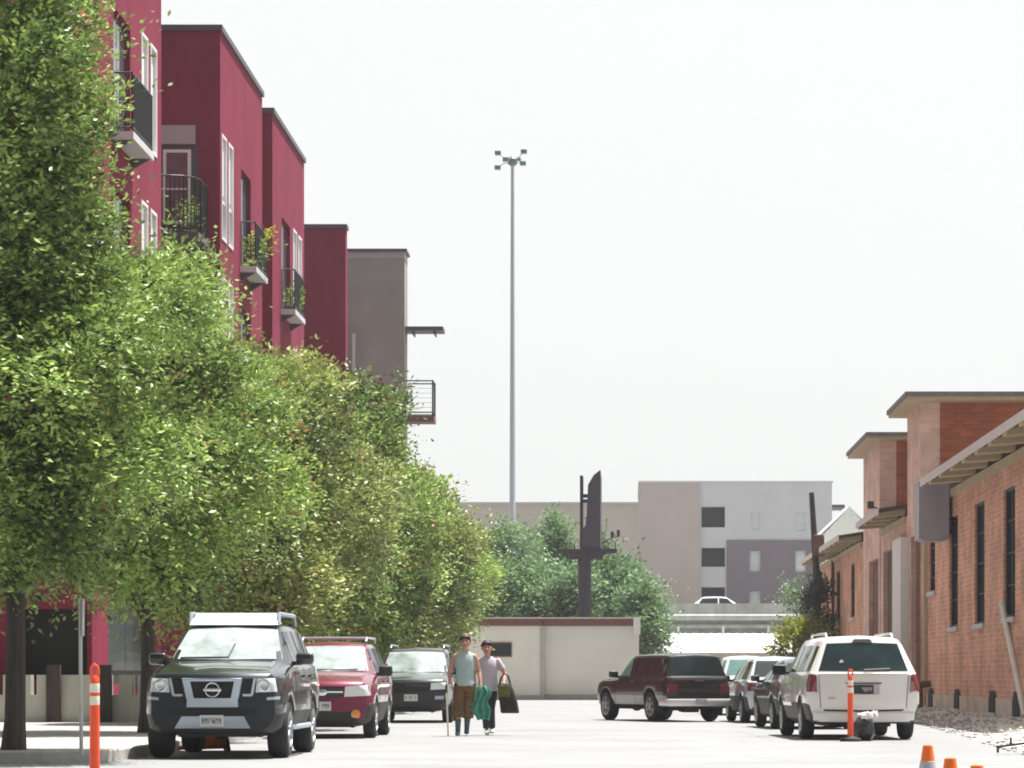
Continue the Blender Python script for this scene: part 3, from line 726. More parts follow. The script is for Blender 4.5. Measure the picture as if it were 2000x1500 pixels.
G = 'street trees along the left pavement'
TX = -7.6
tree('street_tree', (TX-.15, 35.4, .15), 'tall nearest street tree with dark trunk beside the grey sign post', 10.6, 2.0, 2.3, 11, M['leaf'], 9600, 16, .098, G, trunk_r=.125, nb=40, red_frac=.012, length=.5, fill=.6, f0=.38, cone=True)
tree('street_tree', (TX-.3, 46.0, .15), 'second street tree, its crown above the black off-road vehicle', 8.0, 2.15, 2.2, 12, M['leaf'], 6400, 15, .112, G, trunk_r=.12, nb=27, red_frac=.03, length=.5, fill=.6, f0=.66)
tree('street_tree', (TX+.2, 55.5, .15), 'third street tree with olive foliage hanging low behind the black off-road vehicle', 7.4, 2.35, 1.5, 13, M['leafwarm'], 5800, 15, .12, G, nb=28, red_frac=.05, length=.5, fill=.6, f0=.60)
tree('street_tree', (TX-.1, 66, .15), 'bright green street tree in front of the narrow red block, behind the red car', 8.2, 2.3, 1.5, 14, M['leaf'], 5000, 14, .135, G, nb=27, red_frac=.045, length=.55, fill=.6, f0=.68)
tree('street_tree', (TX+.1, 80, .15), 'golden olive street tree reaching up to the taupe block wall', 9.2, 2.0, 1.6, 15, M['leaf'], 4400, 14, .15, G, nb=27, red_frac=.04, length=.55, fill=.6, f0=.58)
tree('street_tree', (TX+.1, 92, .15), 'street tree whose top stands below the taupe block balcony', 8.0, 2.1, 1.5, 16, M['leafwarm'], 3800, 14, .165, G, nb=26, red_frac=.03, length=.55, fill=.6, f0=.5)
tree('street_tree', (TX+.3, 106, .15), 'farthest street tree with broad low crown beside the cream garage', 7.7, 1.95, 1.9, 17, M['leaf'], 3600, 14, .17, G, nb=26, red_frac=.02, length=.55, fill=.6, f0=.45)

G2 = 'blue green trees behind the cream garage'
def far_tree(px, Y, top, r, z0, seed, label, m='leafcool', nsp=1300, nb=20, nm='broadleaf_tree'):
    X = (px-CX)*Y/F
    return tree(nm, (X, Y, 0), label, hz(top, Y), r, z0, seed, M[m], nsp, 13, .26, G2, trunk_r=.16, nb=nb, red_frac=0, length=1.0)
far_tree(985, 152, 1022, 1.7, 2.2, 31, 'blue green tree in front of the tall lamp mast base', nsp=900, nb=34)
far_tree(1088, 160, 996, 1.0, 3.0, 32, 'slender pointed blue green tree left of the billboard column', nsp=600, nb=26)
far_tree(1045, 150, 1092, 1.8, 2.0, 33, 'rounded blue green tree behind the middle of the cream garage', nsp=1100, nb=34)
far_tree(1204, 150, 1084, 1.6, 2.0, 34, 'broad bright green tree right of the billboard column', nsp=1300, nb=38)
far_tree(1172, 158, 1035, 1.1, 2.5, 38, 'pale green sapling standing behind the billboard panel', nsp=350)
far_tree(945, 148, 1090, 2.0, 1.5, 35, 'dense dark green tree between the street trees and the cream garage', nb=30)
far_tree(1254, 144, 1130, 1.1, 1.0, 36, 'small dark green tree at the right corner of the cream garage', nsp=700)
far_tree(1115, 147, 1115, 1.7, 1.5, 37, 'bushy blue green tree at the foot of the billboard column', nsp=900, nb=30)

def shrub(name, loc, label, blobs, seed, m, nsp, per, size, stems=5, red=0):
    rng = np.random.default_rng(seed); rp = random.Random(seed)
    t = thing(name, loc, label, 'shrub')
    mb = MB()
    for i in range(stems):
        b = blobs[i % len(blobs)]
        mb.tube([(rp.uniform(-.1, .1), rp.uniform(-.1, .1), -.02), (b[0]*.4, b[1]*.4, b[2]*.5), (b[0], b[1], b[2])], [.05, .035, .012], 5)
    mb.build('stems', M['trunk'], t)
    leaves('foliage', crown_sprays(rng, blobs, nsp, .3), per, size, M[m], t, rng, red, .5)
    return t
shrub('bush', (7.15, 117, .1), 'golden green bush beside the far corner of the brick warehouse', [(-.35, 0, 2.5, .75, .7, .5), (.3, 0, 2.75, .75, .7, .5), (.1, 0, 1.6, .9, .8, .9), (-.5, .1, 1.9, .6, .6, .6)], 41, 'leafolive', 420, 12, .17, red=.06)
shrub('climbing_vine', (8.02, 119.3, .1), 'dull dark vine growing up the tarred pole', [(0, 0, 4.5, .42, .4, .6), (-.25, 0, 3.8, .45, .5, .7), (.1, 0, 2.9, .7, .6, .7), (.25, 0, 1.5, .6, .6, 1.0)], 42, 'leafdark', 420, 12, .17)
shrub('palm_shrub', (7.35, 121.5, .1), 'thin pale green shrub top rising above the golden bush', [(-.2, 0, 4.3, .5, .4, .7), (.1, 0, 3.4, .5, .4, .8)], 43, 'leafcool', 130, 12, .16, 3)
# ================================================================== STREET OBJECTS
# high lighting mast far behind the street
my = 200.0
mx_ = (1001-CX)*my/F
ms = thing('light_mast', (mx_, my, 0), 'very tall thin steel lighting mast with a crown of floodlights', 'light mast')
zt = hz(318, my)
MB().tube([(0, 0, 0), (0, 0, zt*.5), (0, 0, zt)], [.27, .2, .12], 12).build('mast_pole', M['galv'], ms)
hd = MB(); hd.lathe([(.05, zt-.3), (.34, zt-.1), (.36, zt+.25), (.2, zt+.45), (.05, zt+.5)], 12); hd.build('winch_head', M['lampteal'], ms)
for dx, dy, dz in ((-1.02, -.4, .62), (-1.08, .5, -.25), (.82, -.4, .72), (.72, .5, .05), (-.45, -.7, .1), (.35, .8, .35)):
    a = MB(); a.tube([(0, 0, zt+.1), (dx*.6, dy*.6, zt+.1+dz*.4), (dx, dy, zt+dz)], .04, 6)
    ar = a.build('lamp_arm', M['galv'], ms)
    d = MB(); d.rbox((dx, dy, zt+dz), (.44, .40, .30), .06); f = d.build('floodlight', M['lampteal'], ar)
    MB().box(dx-.17, dx+.17, dy-.15, dy+.15, zt+dz-.17, zt+dz-.152).build('lens', M['lens'], f)

# billboard seen edge-on on a single column
by = 141.0
def bx(px): return (px-CX)*by/F
bl = thing('billboard', (bx(1143), by, 0), 'dark steel billboard seen edge-on on a single column above the trees', 'billboard')
MB().tube([(bx(1142), by, 0), (bx(1142), by, hz(1075, by))], .34, 14).build('column', M['plum'], bl, True)
mb = MB()
mb.prism([(bx(1138.5), hz(1072, by)), (bx(1174), hz(1072, by)), (bx(1174), hz(926, by)), (bx(1161), hz(936, by)), (bx(1150), hz(955, by)), (bx(1147), hz(1030, by)), (bx(1138.5), hz(1042, by))], by-3, by+3.4, 'xz')
mb.build('display_panel', M['plum'], bl, True)
MB().box(bx(1131), bx(1137), by+2.4, by+4.4, hz(1072, by), hz(922, by)).build('rear_panel', M['trim'], bl, True)
mb = MB()
for z in (hz(962, by), hz(972, by), hz(1040, by), hz(1058, by)): mb.box(bx(1137), bx(1150)-.003, by+2.6, by+2.8, z-.09, z+.09)
mb.tube([(bx(1140), by+2.7, hz(1060, by)), (bx(1149), by+2.7, hz(975, by))], .06, 6)
mb.build('truss', M['plum'], bl, True)
mb = MB(); mb.box(bx(1088), bx(1205), by-.5, by+.6, hz(1080, by), hz(1073, by)); mb.box(bx(1112), bx(1178), by-.45, by+.55, hz(1092, by), hz(1081, by))
mb.prism([(bx(1178), hz(1085, by)), (bx(1204), hz(1072, by)), (bx(1178), hz(1072, by))], by-.4, by+.5, 'xz')
w = mb.build('catwalk', M['plum'], bl, True)
for px in (1090, 1106, 1122, 1188, 1202):
    MB().tube([(bx(px), by-.4, hz(1073, by)), (bx(px), by-.4, hz(1060, by))], .03, 5).build('rail_post', M['trim'], w, True)
mb = MB()
for px, z in ((1196, 1046), (1208, 1043)): mb.rbox((bx(px), by-.9, hz(z, by)), (.16, .2, .34), .04)
mb.tube([(bx(1175), by-.4, hz(1062, by)), (bx(1196), by-.9, hz(1052, by)), (bx(1208), by-.9, hz(1050, by))], .03, 5)
mb.build('lamp', M['plum'], w, True)

# dark tapering pole beside the brick building
dp = MB(); pb = at(1598, 1376, 119.0)
dpo = thing('utility_pole', (pb.x, 119.0, 0), 'dark tarred pole leaning beside the far end of the brick warehouse', 'pole')
dp.tube([(0, 0, 0), (-.06, 0, 5.2), (-.28, 0, hz(962, 119))], [.19, .16, .11], 10); dp.build('shaft', M['darkpole'], dpo)
MB().rbox((.02, -.02, hz(1065, 119)), (.46, .4, .9), .06).build('transformer_box', M['rust'], dpo)

# sign post at the left kerb, sign seen edge-on
sp = at(159, 1465, 34.9)
so = thing('sign_post', (sp.x, 34.9, .15), 'thin grey steel sign post with its plate seen edge-on at the kerb', 'sign')
zt2 = hz(1168, 34.9)-.15
MB().tube([(0, 0, -.05), (-.01, 0, zt2*.55), (-.012, 0, zt2)], .024, 8).build('post', M['pole'], so)
MB().rbox((.022, .0, zt2-.24), (.018, .30, .46), .006, M=Matrix.Rotation(R(8), 4, 'Z')).build('sign_plate', M['pole'], so)

# delineator posts
def delineator(loc, label, dirty=False):
    t = thing('delineator_post', loc, label, 'delineator', group='orange delineator posts')
    H = 1.2
    MB().lathe([(.17, 0), (.18, .02), (.17, .05), (.07, .08), (.05, .09)], 20).build('base', M['rubber'], t)
    MB().lathe([(.049, .085), (.050, .12), (.046, 1.0), (.044, 1.06), (.03, 1.085), (.018, 1.09)], 20).build('tube', M['orange'], t)
    bands = (.80, .92)
    for z in bands:
        MB().lathe([(.0475, z), (.0478, z+.002), (.0472, z+.084), (.0468, z+.086)], 20).build('reflective_band', M['reflect'], t)
    g = MB(); pts = [(-.030, 0, 1.07), (-.036, 0, 1.12), (-.030, 0, 1.165), (0, 0, 1.19), (.030, 0, 1.165), (.036, 0, 1.12), (.030, 0, 1.07)]
    g.tube(pts, .014, 8); g.build('handle', M['orange'], t)
    return t
p = at(185, 1500, 27.0)
delineator((p.x, 27.0, 0), 'orange delineator post with two white bands near the left kerb')
p = at(1661, 1500, 46.4)
delineator((p.x, 46.4, 0), 'orange delineator post standing behind the white minivan')

# traffic cones
def cone(loc, label, tilt=None):
    t = thing('traffic_cone', loc, label, 'traffic cone', group='orange traffic cones')
    b = MB(); b.rbox((0, 0, .018), (.36, .36, .036), .012); b.build('base', M['rubber'], t)
    MB().lathe([(.135, .036), (.128, .05), (.028, .695), (.026, .712), (.016, .715), (.014, .62)], 24).build('cone_body', M['cone'], t)
    def rr(z): return .128 + (z-.05)*(.028-.128)/.645
    for z0, z1 in ((.50, .63), (.33, .43)):
        MB().lathe([(rr(z0)-.001, z0), (rr(z0)+.0025, z0+.002), (rr(z1)+.0025, z1-.002), (rr(z1)-.001, z1)], 24).build('reflective_collar', M['greyband'], t)
    return t
for px, top, lab in ((1812, 1455, 'leftmost and tallest looking of three orange cones at the lower right corner'), (1856, 1480, 'middle of three orange cones at the lower right corner'), (1908, 1494, 'reddish orange cone tip nearest the lower right corner')):
    Y = (.715-CH)*F/(CY-top)
    cone(((px-CX)*Y/F, Y, 0), lab)
c = cone((-6.0, 39.9, .14), 'orange cone lying on its side under the black off-road vehicle')
p = at(402, 1470, 40.6); c.location = (p.x+.30, 40.6, .165); c.rotation_euler = (0, R(-100), R(20))

# leaning white pipe, rusty standpipe, angle iron on the gravel
lp = thing('plastic_pipe', (0, 0, 0), 'long white plastic pipe leaning against the brick warehouse', 'pipe')
a, b = at(2002, 1402, 63.0), at(1973, 1182, 66.5)
a.z = .17; lp.location = a; b.x = 8.80; b.x = min(b.x, 8.8)
d_ = b-a
MB().tube([(0, 0, 0), tuple(d_*.5), tuple(d_)], .075, 12).build('pipe_tube', M['pvc'], lp)
MB().tube([tuple(d_*.985), tuple(d_*1.012)], .09, 12).build('pipe_collar', M['pvc'], lp)
s = at(1797, 1392, 79.0)
sd = thing('standpipe', (s.x, 79, .12), 'rusty brown standpipe with a tee top beside the white minivan', 'standpipe')
MB().tube([(0, 0, -.05), (0, 0, .62)], .085, 12).build('riser', M['rust'], sd)
MB().tube([(-.14, 0, .70), (.3, 0, .74)], .10, 12).build('tee', M['rust'], sd)
g = at(1965, 1472, 38.5)
ai = thing('angle_iron', (g.x, 38.5, .11), 'black angle iron bar lying across the gravel verge', 'scrap metal')
MB().box(-.12, .9, -.025, .0, 0, .03).box(-.12, .9, .001, .05, 0, .008).build('bar', M['trim'], ai).rotation_euler = (0, R(-7), R(12))
MB().box(.05, .08, -.01, .02, .02, .13).box(-.13, -.10, -.03, .0, -.08, .02).build('lug', M['trim'], ai)

# rubbish bag and crumpled sheet at the foot of the delineator behind the minivan
rng = random.Random(5)
def lump(c, r, seed, n=14, m=9, amp=.18):
    rr = random.Random(seed); ph = [rr.uniform(0, 6.28) for _ in range(6)]
    b = MB(); vs = []; fs = []
    for i in range(m+1):
        th = math.pi*i/m
        for k in range(n):
            a = 2*math.pi*k/n
            q = 1 + amp*(math.sin(3*a+ph[0]+2*th)+.7*math.sin(5*a+ph[1]-3*th)+.6*math.sin(2*a+ph[2]+5*th))/2
            vs.append((c[0]+r[0]*q*math.sin(th)*math.cos(a), c[1]+r[1]*q*math.sin(th)*math.sin(a), c[2]-r[2]*q*math.cos(th)))
    for i in range(m):
        for k in range(n): fs.append((i*n+k, i*n+(k+1) % n, (i+1)*n+(k+1) % n, (i+1)*n+k))
    return b.add(vs, fs, True)
M['bag'] = mat('black_plastic_bag', (0.018, 0.018, 0.02), 0.28, spec=0.6)
p = at(1686, 1445, 46.7)
rbag = thing('rubbish_bag', (p.x, 46.75, 0), 'black rubbish bag slumped beside the delineator post behind the minivan', 'rubbish bag')
b = lump((.02, 0, .19), (.19, .19, .21), 3); b.lathe([(.04, .36), (.03, .40), (.06, .45)], 8, Matrix.Translation((.02, 0, 0))); b.build('bag_body', M['bag'], rbag)
sh = thing('plastic_sheet', (p.x+.08, 46.62, .38), 'crumpled white plastic sheet lying over the black rubbish bag', 'plastic sheet')
b = MB(); n = 9
for i in range(n):
    for k in range(n):
        u, v = i/(n-1)-.5, k/(n-1)-.5
        b.v.append((u*.27+.03*math.sin(7*v+2), v*.16, .075-.9*abs(u+.1*v)*.6-.9*v*v + .025*math.sin(13*u+9*v)))
for i in range(n-1):
    for k in range(n-1): b.f.append((i*n+k, i*n+n+k, i*n+n+k+1, i*n+k+1)); b.m.append(0); b.sm.append(True)
b = lump((-.02, 0, .045), (.12, .07, .05), 21, amp=.5); b.add(*[[tuple(Vector(q)+Vector((.09, .0, .05))) for q in lump((0, 0, 0), (.07, .05, .06), 8, amp=.6).v], lump((0, 0, 0), (.07, .05, .06), 8, amp=.6).f], True)
b.build('sheet', M['white'], sh)

# plants on the balconies
def potted(loc, label, seed, flower=None):
    t = thing('potted_plant', loc, label, 'potted plant', group='potted plants on the balconies')
    MB().lathe([(.10, 0), (.15, .26), (.16, .28), (.13, .28)], 14).build('pot', M['rust'], t)
    rng = np.random.default_rng(seed)
    leaves('foliage', crown_sprays(rng, [(0, 0, .45, .2, .2, .22), (.05, -.08, .65, .14, .14, .16)], 34, .2), 9, .13, M['leafolive' if flower else 'leaf'], t, rng, .1 if flower else 0, .3)
    return t
potted((FX+.24, 80.6, 12.65), 'leafy green potted plant on the balcony of the second red block', 61)
potted((FX+.28, 81.6, 13.05), 'yellow flowering potted plant at the far end of the second red balcony', 62, True)
potted((FX+.24, 90.3, 12.65), 'small green potted plant on the balcony of the third red block', 63)
potted((-11.75, 74.6, 12.66), 'dark leafy potted plant behind the curved railing in the recess', 64)
# ================================================================== VEHICLES (local: front towards -Y)
def evaluated(o):
    dg = bpy.context.evaluated_depsgraph_get(); dg.update()
    return bpy.data.meshes.new_from_object(o.evaluated_get(dg))

class Vehicle:
    def __init__(s, name, loc, rz, label, L, W, H, paint_m, stations, wheels, clad=None, cat='car', group=None, arch=.075, low=False):
        s.L, s.W, s.H = L, W, H
        s.root = thing(name, loc, label, cat, rz, group)
        hw = W/2
        vs = []; fs = []; ms = []
        n = len(stations); RN = 20
        for st in stations:
            y, zl, wl, zm, wm, zb, wb, zt, wt, crown, bow = st
            e = min(.10, .42*(zt-zb))
            half = [(0, zl), (wl-.10, zl), (wl, zl+.07), (wm, zm), (wm-.006, zm+(zb-zm)*.62), (wb, zb-.012), (wb-.018, zb+.010),
                    (wt+.28*e, zt-e), (wt-.30*e, zt-.30*e), (wt-1.5*e, zt), (0, zt+crown)]
            ring = half + [(-x, z) for x, z in half[-2:0:-1]]
            for x, z in ring:
                vs.append((x, y - L/2 + bow*(x/hw)**2, z))
        for i in range(n-1):
            for k in range(RN):
                a, b = i*RN+k, i*RN+(k+1) % RN
                fs.append((a, b, b+RN, a+RN))
                kk = min(k, RN-1-k)
                ms.append(1 if kk <= 1 else (2 if kk == 2 else 0))
        fs.append(tuple(range(RN))[::-1]); ms.append(0)
        fs.append(tuple((n-1)*RN+k for k in range(RN))); ms.append(0)
        me = bpy.data.meshes.new('body'); me.from_pydata(vs, [], fs)
        me.polygons.foreach_set('material_index', ms)
        tmp = link('body', me, None, [paint_m, M['trim'], clad or paint_m])
        bm = bmesh.new(); bm.from_mesh(me); bmesh.ops.recalc_face_normals(bm, faces=bm.faces); bm.to_mesh(me); bm.free()
        s.wheels = wheels
        cut = MB()
        for (yw, r, tw) in wheels:
            for sx in (-1, 1):
                cut.lathe([(r+arch, -.24), (r+arch, .24)], 28, Matrix.Translation((sx*(hw-.10), yw-L/2, r+.015)) @ Matrix.Rotation(R(90), 4, 'Y'))
        co = cut.build('cutter', M['trim'])
        md = tmp.modifiers.new('b', 'BOOLEAN'); md.object = co; md.operation = 'DIFFERENCE'; md.solver = 'EXACT'; md.material_mode = 'TRANSFER'
        bv = tmp.modifiers.new('v', 'BEVEL'); bv.width = .012; bv.segments = 2; bv.limit_method = 'ANGLE'; bv.angle_limit = R(28)
        me2 = evaluated(tmp)
        me2.name = 'body'
        bpy.data.objects.remove(tmp); bpy.data.objects.remove(co)
        s.body = bpy.data.objects.new('body', me2); col.objects.link(s.body); s.body.parent = s.root
        me2.polygons.foreach_set('use_smooth', [True]*len(me2.polygons)); me2.set_sharp_from_angle(angle=R(32))
        bm = bmesh.new(); bm.from_mesh(me2); s.bvh = BVHTree.FromBMesh(bm); bm.free()
        for (yw, r, tw) in wheels:
            for sx in (-1, 1): s.wheel(sx, yw-L/2, r, tw)
        u = MB()
        for (yw, r, tw) in wheels:
            u.tube([(-hw+.16, yw-L/2, r*.95), (hw-.16, yw-L/2, r*.95)], .055, 8)
            u.ball((0.0, yw-L/2, r*.95), (.15, .13, .12), 10, 6)
        zl = stations[3][1]
        u.box(-hw*.55, hw*.55, -L/2+.5, L/2-.6, zl-.05, zl+.10)
        u.tube([(hw*.35, 0, zl-.05), (hw*.35, L/2-.35, zl-.02)], .045, 6)
        u.build('undercarriage', M['trim'], s.root)
    def wheel(s, sx, y, r, tw):
        Mx = Matrix.Translation((sx*(s.W/2-tw/2-.012), y, r)) @ Matrix.Rotation(R(90)*sx, 4, 'Y')
        w = MB().lathe([(r*.60, -tw/2), (r*.90, -tw/2), (r*.985, -tw*.36), (r, -tw*.2), (r, tw*.2), (r*.985, tw*.36), (r*.90, tw/2), (r*.64, tw/2), (r*.62, tw/2-.03)], 32, Mx).build('wheel', M['tyre'], s.root)
        rm = MB(); h = tw/2
        rm.lathe([(r*.635, h-.05), (r*.645, h+.004), (r*.60, h+.008), (r*.56, h-.03), (r*.3, h-.05), (.02, h-.05)], 28, Mx)
        for k in range(6):
            a = 2*math.pi*k/6
            q = Mx @ Matrix.Rotation(a, 4, 'Z')
            bb = [q @ Vector(p) for p in ((.03, -r*.075, h-.03), (r*.58, -r*.055, h-.018), (r*.58, r*.055, h-.018), (.03, r*.075, h-.03), (.03, -r*.06, h), (r*.57, -r*.04, h+.004), (r*.57, r*.04, h+.004), (.03, r*.06, h))]
            rm.add(bb, [(0, 3, 2, 1), (4, 5, 6, 7), (0, 1, 5, 4), (1, 2, 6, 5), (2, 3, 7, 6), (3, 0, 4, 7)])
        rm.lathe([(r*.16, h-.04), (r*.15, h+.008), (.01, h+.012)], 12, Mx)
        rm.build('rim', M['rim'], w)
    def hit(s, axis, sg, p, q):
        """surface point seen from axis direction sg at plane coordinates (p, q)"""
        if axis == 'x': o, d = Vector((sg*4, p, q)), Vector((-sg, 0, 0))
        elif axis == 'y': o, d = Vector((p, sg*8, q)), Vector((0, -sg, 0))
        else: o, d = Vector((p, q, 8)), Vector((0, 0, -1))
        h = s.bvh.ray_cast(o, d)
        if h[0] is None:
            g = {'x': Vector((sg*s.W/2, p, q)), 'y': Vector((p, sg*s.L/2, q)), 'z': Vector((p, q, s.H))}[axis]
            return s.bvh.find_nearest(g)[0]
        return h[0]
    def panel(s, name, m, axis, sg, top, bot, off=.008, back=.03, nu=10, nv=5, parent=None):
        def res(pl, k):
            pl = [Vector((*p, 0)) for p in pl]
            d = [0]
            for a, b in zip(pl, pl[1:]): d.append(d[-1]+(b-a).length)
            t = d[-1]*k/nu
            for i in range(len(pl)-1):
                if t <= d[i+1]+1e-9:
                    f = (t-d[i])/max(1e-9, d[i+1]-d[i]); return pl[i].lerp(pl[i+1], f)
            return pl[-1]
        dirv = {'x': Vector((sg, 0, 0)), 'y': Vector((0, sg, 0)), 'z': Vector((0, 0, 1))}[axis]
        fr = []; bk = []
        for j in range(nv+1):
            for k in range(nu+1):
                p = res(bot, k).lerp(res(top, k), j/nv)
                h = s.hit(axis, sg, p.x, p.y)
                # keep the asked plane coordinates, take only the depth from the body
                if axis == 'x': h = Vector((h.x, p.x, p.y))
                elif axis == 'y': h = Vector((p.x, h.y, p.y))
                else: h = Vector((p.x, p.y, h.z))
                fr.append(h+dirv*off); bk.append(h-dirv*back)
        W_ = nu+1; N_ = len(fr); fs = []
        for j in range(nv):
            for k in range(nu):
                a = j*W_+k; fs.append((a, a+1, a+W_+1, a+W_))
        rim = list(range(W_)) + [j*W_+nu for j in range(1, nv+1)] + [nv*W_+k for k in range(nu-1, -1, -1)] + [j*W_ for j in range(nv-1, 0, -1)]
        for a, b in zip(rim, rim[1:]+rim[:1]): fs.append((a, b, b+N_, a+N_))
        mb = MB(); mb.add(fr+bk, fs, True)
        return mb.build(name, m, parent or s.root, sharp=40)
    def both(s, name, m, top, bot, **k):
        """the same panel on both sides (axis x)"""
        return [s.panel(name, m, 'x', sg, top, bot, **k) for sg in (-1, 1)]
    def mirror(s, y, z, m, size=(.24, .13, .19), out=.0):
        for sg in (-1, 1):
            x = s.hit('x', sg, y, z-.06).x
            mb = MB(); mb.rbox((x+sg*(.16+out), y-.02, z), size, .045, 3); mb.rbox((x+sg*.05, y, z-.06), (.16+2*out, .07, .06), .02)
            mo = mb.build('mirror', m, s.root)
            MB().box(x+sg*(.16+out)-size[0]*.4, x+sg*(.16+out)+size[0]*.4, y-.02+size[1]/2+.001, y-.02+size[1]/2+.006, z-size[2]*.38, z+size[2]*.38).build('mirror_glass', M['glasscar'], mo)
    def plate(s, sg, x, z, m='plate', w=.31, h=.155, seed=1, off=.012):
        y = s.hit('y', sg, x, z).y
        p = MB().rbox((x, y+sg*off, z), (w, .02, h), .006, 1).build('licence_plate', M[m], s.root)
        rr = random.Random(seed); mk = MB(); yy = y+sg*(off+.0125); xx = x-w*.40
        while xx < x+w*.36:      # worn characters, not readable at this distance
            wd = rr.choice((.026, .032, .036))
            if rr.random() > .12:
                a, b = min(yy, yy+sg*.002), max(yy, yy+sg*.002)
                mk.box(xx, xx+.009, a, b, z-h*.22, z+h*.26); mk.box(xx+wd-.009, xx+wd, a, b, z-h*.22+rr.choice((0, .03)), z+h*.26)
                mk.box(xx+.009, xx+wd-.009, a, b, z+rr.choice((-.03, .0, .03)), z+.012+rr.choice((0, .02)))
            xx += wd+.012
        mk.build('plate_marks', M['platedark'] if m == 'plate' else M['greyband'], p)
    def rails(s, y0, y1, x, z, m, bars=()):
        mb = MB()
        for sg in (-1, 1): mb.tube([(sg*x, y0, z-.07), (sg*x, y0+.1, z), (sg*x, y1-.1, z), (sg*x, y1, z-.07)], .02, 8)
        for y in bars: mb.tube([(-x, y, z), (x, y, z)], .018, 8)
        return mb.build('roof_rack', m, s.root)
    def wiper(s, x0, z0, x1, z1, sg=-1):
        mb = MB(); P = []
        for t in (0, .33, .66, 1):
            x, z = x0+(x1-x0)*t, z0+(z1-z0)*t
            P.append((x, s.hit('y', sg, x, z).y+sg*.022, z))
        mb.tube(P, .011, 5); return mb.build('wiper', M['trim'], s.root)
    def handles(s, ys, z, m):
        for sg in (-1, 1):
            for y in ys:
                x = s.hit('x', sg, y, z).x
                MB().rbox((x+sg*.015, y, z), (.035, .17, .035), .012).build('door_handle', m, s.root)
    def seams(s, lines):
        """door gaps on both sides as narrow dark strips"""
        for sg in (-1, 1):
            for (ya, za), (yb, zb) in lines:
                s.panel('door_seam', M['trim'], 'x', sg, [(ya-.007, za), (ya+.007, za)], [(yb-.007, zb), (yb+.007, zb)], off=.0025, back=.01, nu=1, nv=10)

def stations(L, W, H, zl, nose, cowl_y, cowl_z, ws_y, roof_y1, tail_y, belt, tw=.70, tail_bow=-.05, nose_in=.82, tail_low=.12, hood_mid=None):
    h = W/2
    hm = hood_mid if hood_mid else nose+(cowl_z-nose)*.45+.02
    S = []
    A = lambda y, zl_, wl, zm, wm, zb, wb, zt, wt, crown=.015, bow=0: S.append((y, zl_, wl*h, zm, wm*h, zb, wb*h, zt, wt*h, crown, bow))
    A(0, zl+.05, nose_in, .58, nose_in+.05, nose-.13, nose_in+.02, nose-.085, nose_in-.08, .01, .20)
    A(.07, zl+.01, .88, .58, .935, nose-.07, .89, nose-.015, .82, .012, .19)
    A(.22, zl, .92, .60, .975, nose-.045, .925, nose+.015, .80, .015, .15)
    A(.55, zl, .93, .62, 1.0, nose-.01, .945, hm, .79, .02, .08)
    A(cowl_y-.25, zl, .93, .62, 1.0, cowl_z-.07, .955, cowl_z-.015, .79, .02, .06)
    A(cowl_y, zl, .93, .62, 1.0, cowl_z-.055, .955, cowl_z+.015, .80, .02, .10)
    A(ws_y, zl, .93, .62, 1.0, belt, .945, H-.06, tw, .02, .06)
    A(ws_y+.22, zl, .93, .62, 1.0, belt, .945, H-.015, tw, .025, .03)
    A((ws_y+roof_y1)/2, zl, .93, .62, 1.0, belt, .945, H, tw, .025)
    A(roof_y1-.28, zl, .93, .62, 1.0, belt, .945, H-.012, tw-.005, .025, tail_bow*.3)
    A(roof_y1, zl, .93, .62, .995, belt, .94, H-.05, tw-.02, .02, tail_bow*.8)
    A(tail_y, zl+.01, .92, .62, .985, belt, .925, belt+.03, .84, .01, tail_bow)
    A(L-.03, zl+.03, .90, .60, .965, belt-.05, .90, belt-.02, .83, .008, tail_bow)
    A(L, zl+.06, .88, .60, .945, belt-tail_low-.05, .88, belt-tail_low, .80, .005, tail_bow)
    return S

# ---- black off-road vehicle, front towards us
M['pearlrack'] = mat('pale_rack_plastic', (0.66, 0.66, 0.64), .35, vary=.05)
P_black = paint('black_blue_paint', (0.011, 0.015, 0.022), .3, .28)
v = Vehicle('off_road_vehicle', (-5.40, 36.35+2.27, 0), 0, 'black boxy off road vehicle with silver grille frame parked at the left kerb', 4.54, 1.85, 1.80, P_black,
    stations(4.54, 1.85, 1.80, .33, 1.12, 1.28, 1.26, 2.02, 4.15, 4.44, 1.22, tw=.715), [(.86, .375, .265), (3.56, .375, .265)], cat='off-road vehicle', clad=M['trim'] if False else None)
r = v.root
pt = lambda top, bot: (top, bot)
v.panel('grille', M['black'], 'y', -1, [(-.29, 1.005), (.29, 1.005)], [(-.235, .79), (.235, .79)], off=.015)
g = v.panel('grille_frame', M['silvertrim'], 'y', -1, [(-.325, .79), (.325, .79)], [(-.33, .675), (.33, .675)], off=.06, nu=14)
